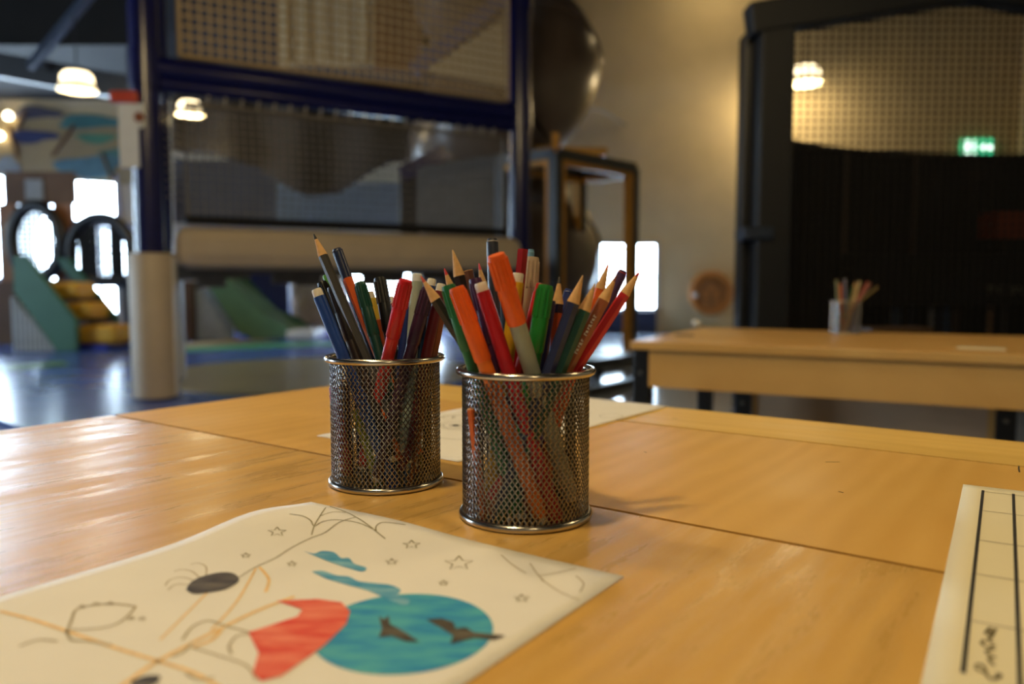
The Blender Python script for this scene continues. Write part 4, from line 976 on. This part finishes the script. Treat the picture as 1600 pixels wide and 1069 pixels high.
put(c, 'plug', (24, 44, 110), (640, 480), (630, 551), 0.004, 0.000, 0.0046, 0.140, 'navy blue marker behind the red marker'+lc, c2=(24, 44, 110), plug=(24, 44, 110))
put(c, 'pen', (26, 70, 116), (664, 478), (656, 551), -0.004, -0.012, 0.0034, 0.140, 'slim teal blue pen right of the purple marker'+lc, plug=(30, 80, 126))
put(c, 'flat', (150, 160, 50), (556, 640), (568, 680), -0.024, -0.026, 0.0036, 0.060, 'short yellow green pencil deep inside'+lc)
put(c, 'plug', (150, 30, 60), (521, 604), (530, 660), -0.012, -0.012, 0.0046, 0.070, 'short magenta marker deep inside'+lc, c2=(150, 30, 60), plug=(150, 30, 60), caplen=0.02)
def filler(cup, lab):  # hidden dark stubs added to deepen the shade inside the cup
    grp = 'pens in the left mesh cup' if cup is cupL else 'pens in the right mesh cup'
    for k in range(9):
        a = math.radians(20 + 17.5*k); rr = 0.0335 - 0.006*(k % 2); b = Vector((cup.x+rr*math.cos(a), cup.y+rr*math.sin(a), T+0.0045))
        tp_ = Vector((cup.x+(rr+0.001)*math.cos(a+0.12), cup.y+(rr+0.001)*math.sin(a+0.12), T+0.082+0.006*math.sin(k*2.3)))
        make_pen('flat', ((30, 26, 26), (26, 30, 52), (52, 30, 26))[k % 3], tp_, b, 0.0042, lab, grp)
filler(cupL, 'dark pencil stub added low at the back of the left mesh cup to deepen its shade')
filler(cupR, 'dark pencil stub added low at the back of the right mesh cup to deepen its shade')
# right cup
c = cupR; rc = ' in the right mesh cup'
put(c, 'pencil', (46, 40, 38), (657, 431), (742, 566), -0.004, -0.006, 0.0038, 0.165, 'dark brown striped pencil leaning far left'+rc, tipc=(200, 80, 60))
put(c, 'marker', (30, 110, 62), (700, 446), (738, 567), -0.012, -0.016, 0.0052, 0.160, 'green marker at the front left'+rc, c2=(36, 116, 66))
put(c, 'marker', (240, 100, 24), (713, 449), (758, 567), -0.028, -0.033, 0.0056, 0.170, 'orange capped marker slanting across the front'+rc, c2=(238, 116, 30), caplen=0.05)
put(c, 'plug', (176, 22, 34), (750, 442), (792, 567), -0.022, -0.026, 0.0052, 0.165, 'red marker with cream end plug'+rc, c2=(178, 22, 32))
put(c, 'marker', (246, 102, 26), (775, 398), (827, 567), -0.046, -0.030, 0.0062, 0.170, 'tall orange capped marker with pale grey barrel'+rc, c2=(158, 166, 152), caplen=0.046)
put(c, 'plug', (214, 164, 34), (810, 427), (792, 567), -0.006, -0.010, 0.0048, 0.155, 'yellow marker with white end plug'+rc, c2=(220, 170, 36))
put(c, 'flat', (160, 26, 34), (817, 391), (800, 567), 0.010, 0.006, 0.0040, 0.175, 'dark red pencil with flat end'+rc, c2=(190, 40, 46), tipc=(60, 20, 24))
put(c, 'pen', (48, 52, 66), (769, 373), (776, 567), 0.024, 0.016, 0.0046, 0.185, 'tall charcoal pen with silver ring'+rc, plug=(150, 150, 150))
put(c, 'marker', (196, 176, 150), (832, 402), (820, 567), 0.024, 0.018, 0.0052, 0.165, 'pale beige marker at the back'+rc, c2=(180, 164, 144))
put(c, 'pen', (110, 160, 196), (830, 390), (812, 567), 0.034, 0.026, 0.0028, 0.170, 'slim light blue pen at the back'+rc, plug=(130, 180, 210))
put(c, 'marker', (22, 124, 44), (853, 446), (833, 567), -0.012, -0.018, 0.0056, 0.150, 'bright green ridged marker cap'+rc, c2=(20, 110, 40))
put(c, 'plug', (190, 30, 36), (846, 444), (816, 567), 0.008, 0.000, 0.0046, 0.150, 'red marker half hidden behind the green cap'+rc, c2=(190, 34, 40), plug=(190, 30, 36))
put(c, 'pencil', (186, 82, 36), (874, 432), (866, 567), 0.006, -0.002, 0.0040, 0.165, 'rust orange pencil with navy band and sharp tip'+rc, c2=(24, 24, 52), tipc=(70, 66, 64))
put(c, 'pencil', (36, 42, 82), (911, 430), (861, 567), -0.022, -0.026, 0.0043, 0.170, 'navy blue pencil with blunt wooden tip'+rc, tipc=(200, 160, 110))
put(c, 'pencil', (24, 74, 58), (930, 443), (880, 566), -0.018, -0.023, 0.0043, 0.165, 'dark green pencil with blunt wooden tip'+rc, tipc=(190, 150, 100))
bt, bb, bpn = put(c, 'pencil', (150, 82, 48), (964, 429), (892, 566), -0.012, -0.018, 0.0040, 0.175, 'brown pencil with small white lettering'+rc, tipc=(150, 90, 60))
put(c, 'pencil', (230, 104, 28), (951, 411), (900, 566), 0.010, 0.002, 0.0037, 0.185, 'orange pencil with sharp orange tip'+rc, tipc=(226, 100, 30))
put(c, 'pen', (70, 44, 92), (974, 423), (906, 566), 0.012, 0.006, 0.0038, 0.180, 'dark violet pen leaning right'+rc, plug=(140, 40, 60))
put(c, 'pencil', (192, 30, 36), (1000, 423), (906, 567), -0.004, -0.012, 0.0037, 0.180, 'red pencil leaning farthest right'+rc, tipc=(200, 40, 40))
put(c, 'pencil', (44, 32, 32), (707, 390), (752, 567), 0.020, 0.014, 0.0042, 0.185, 'tall black pencil with long wooden tip at the back left'+rc, tipc=(224, 180, 120))
put(c, 'pencil', (120, 26, 30), (694, 419), (746, 567), 0.008, 0.004, 0.0038, 0.170, 'dark red pencil with red tip leaning left'+rc, tipc=(210, 50, 50))
put(c, 'flat', (104, 66, 48), (732, 424), (764, 567), 0.028, 0.020, 0.0038, 0.160, 'dull brown pencil with flat dark end'+rc, tipc=(30, 26, 26))
put(c, 'pencil', (70, 60, 70), (748, 411), (780, 567), 0.032, 0.026, 0.0036, 0.170, 'grey pencil with pink tip and pale wood'+rc, tipc=(226, 70, 90))
put(c, 'marker', (70, 28, 74), (742, 436), (776, 567), 0.000, -0.008, 0.0048, 0.150, 'dark purple marker behind the red one'+rc, c2=(70, 28, 74))
put(c, 'pen', (30, 32, 84), (862, 470), (846, 567), -0.004, -0.008, 0.0036, 0.140, 'slim dark blue pen beside the navy pencil'+rc, plug=(40, 44, 100))
put(c, 'pen', (40, 60, 130), (890, 452), (862, 567), 0.014, 0.010, 0.0040, 0.150, 'blue pen behind the rust orange pencil'+rc, plug=(60, 80, 150))
put(c, 'flat', (206, 96, 40), (736, 640), (742, 690), -0.024, -0.024, 0.0028, 0.075, 'thin orange pencil stub deep inside'+rc)
put(c, 'plug', (150, 24, 34), (762, 690), (800, 660), -0.006, 0.004, 0.0046, 0.060, 'short dark red marker with white plug deep inside'+rc, c2=(150, 24, 34), caplen=0.02)
# white imprint on the brown pencil
bax = (bt-bb).normalized(); im = MB(); Lp = (bt-bb).length
for k in range(13):
    if k == 5: continue
    p = bb + bax*(Lp-0.058+0.0022*k); nrm = Vector((0,0,ZC))-p; nrm = (nrm - bax*nrm.dot(bax)).normalized(); sd = bax.cross(nrm)
    hgt = 0.0011 if k % 3 else 0.0015
    im.obb(p+nrm*0.0040, bax*(0.0007 if k % 2 else 0.00035), sd*hgt*0.7, nrm*0.0002)
    im.obb(p+nrm*0.0040+sd*hgt*0.5*(1 if k % 2 else -1)+bax*0.0004, bax*0.0007, sd*0.0003, nrm*0.0002)
im.build('imprint', smat((226, 218, 204)), bpn)
# far cup
c = q.copy(); fcl = ' in the far mesh cup'
for (tx, ty, rx_, col, kind, lb) in ((1307, 438, 1309, (122, 122, 60), 'flat', 'olive pencil'), (1313, 444, 1314, (206, 112, 44), 'flat', 'orange pencil'), (1320, 436, 1322, (104, 104, 122), 'pen', 'grey violet pen'),
        (1337, 440, 1330, (190, 140, 90), 'pencil', 'wooden tipped pencil'), (1343, 440, 1334, (196, 182, 140), 'flat', 'pale cream pencil'), (1356, 441, 1338, (150, 50, 30), 'flat', 'rust red pencil'), (1360, 444, 1340, (110, 36, 26), 'flat', 'dark maroon pencil'), (1371, 449, 1342, (110, 96, 50), 'flat', 'olive brown pencil leaning right'), (1334, 448, 1327, (50, 96, 50), 'flat', 'green pencil')):
    put(c, kind, col, (tx, ty), (rx_, 472), 0.0, 0.0, 0.0038, 0.165, lb+fcl)
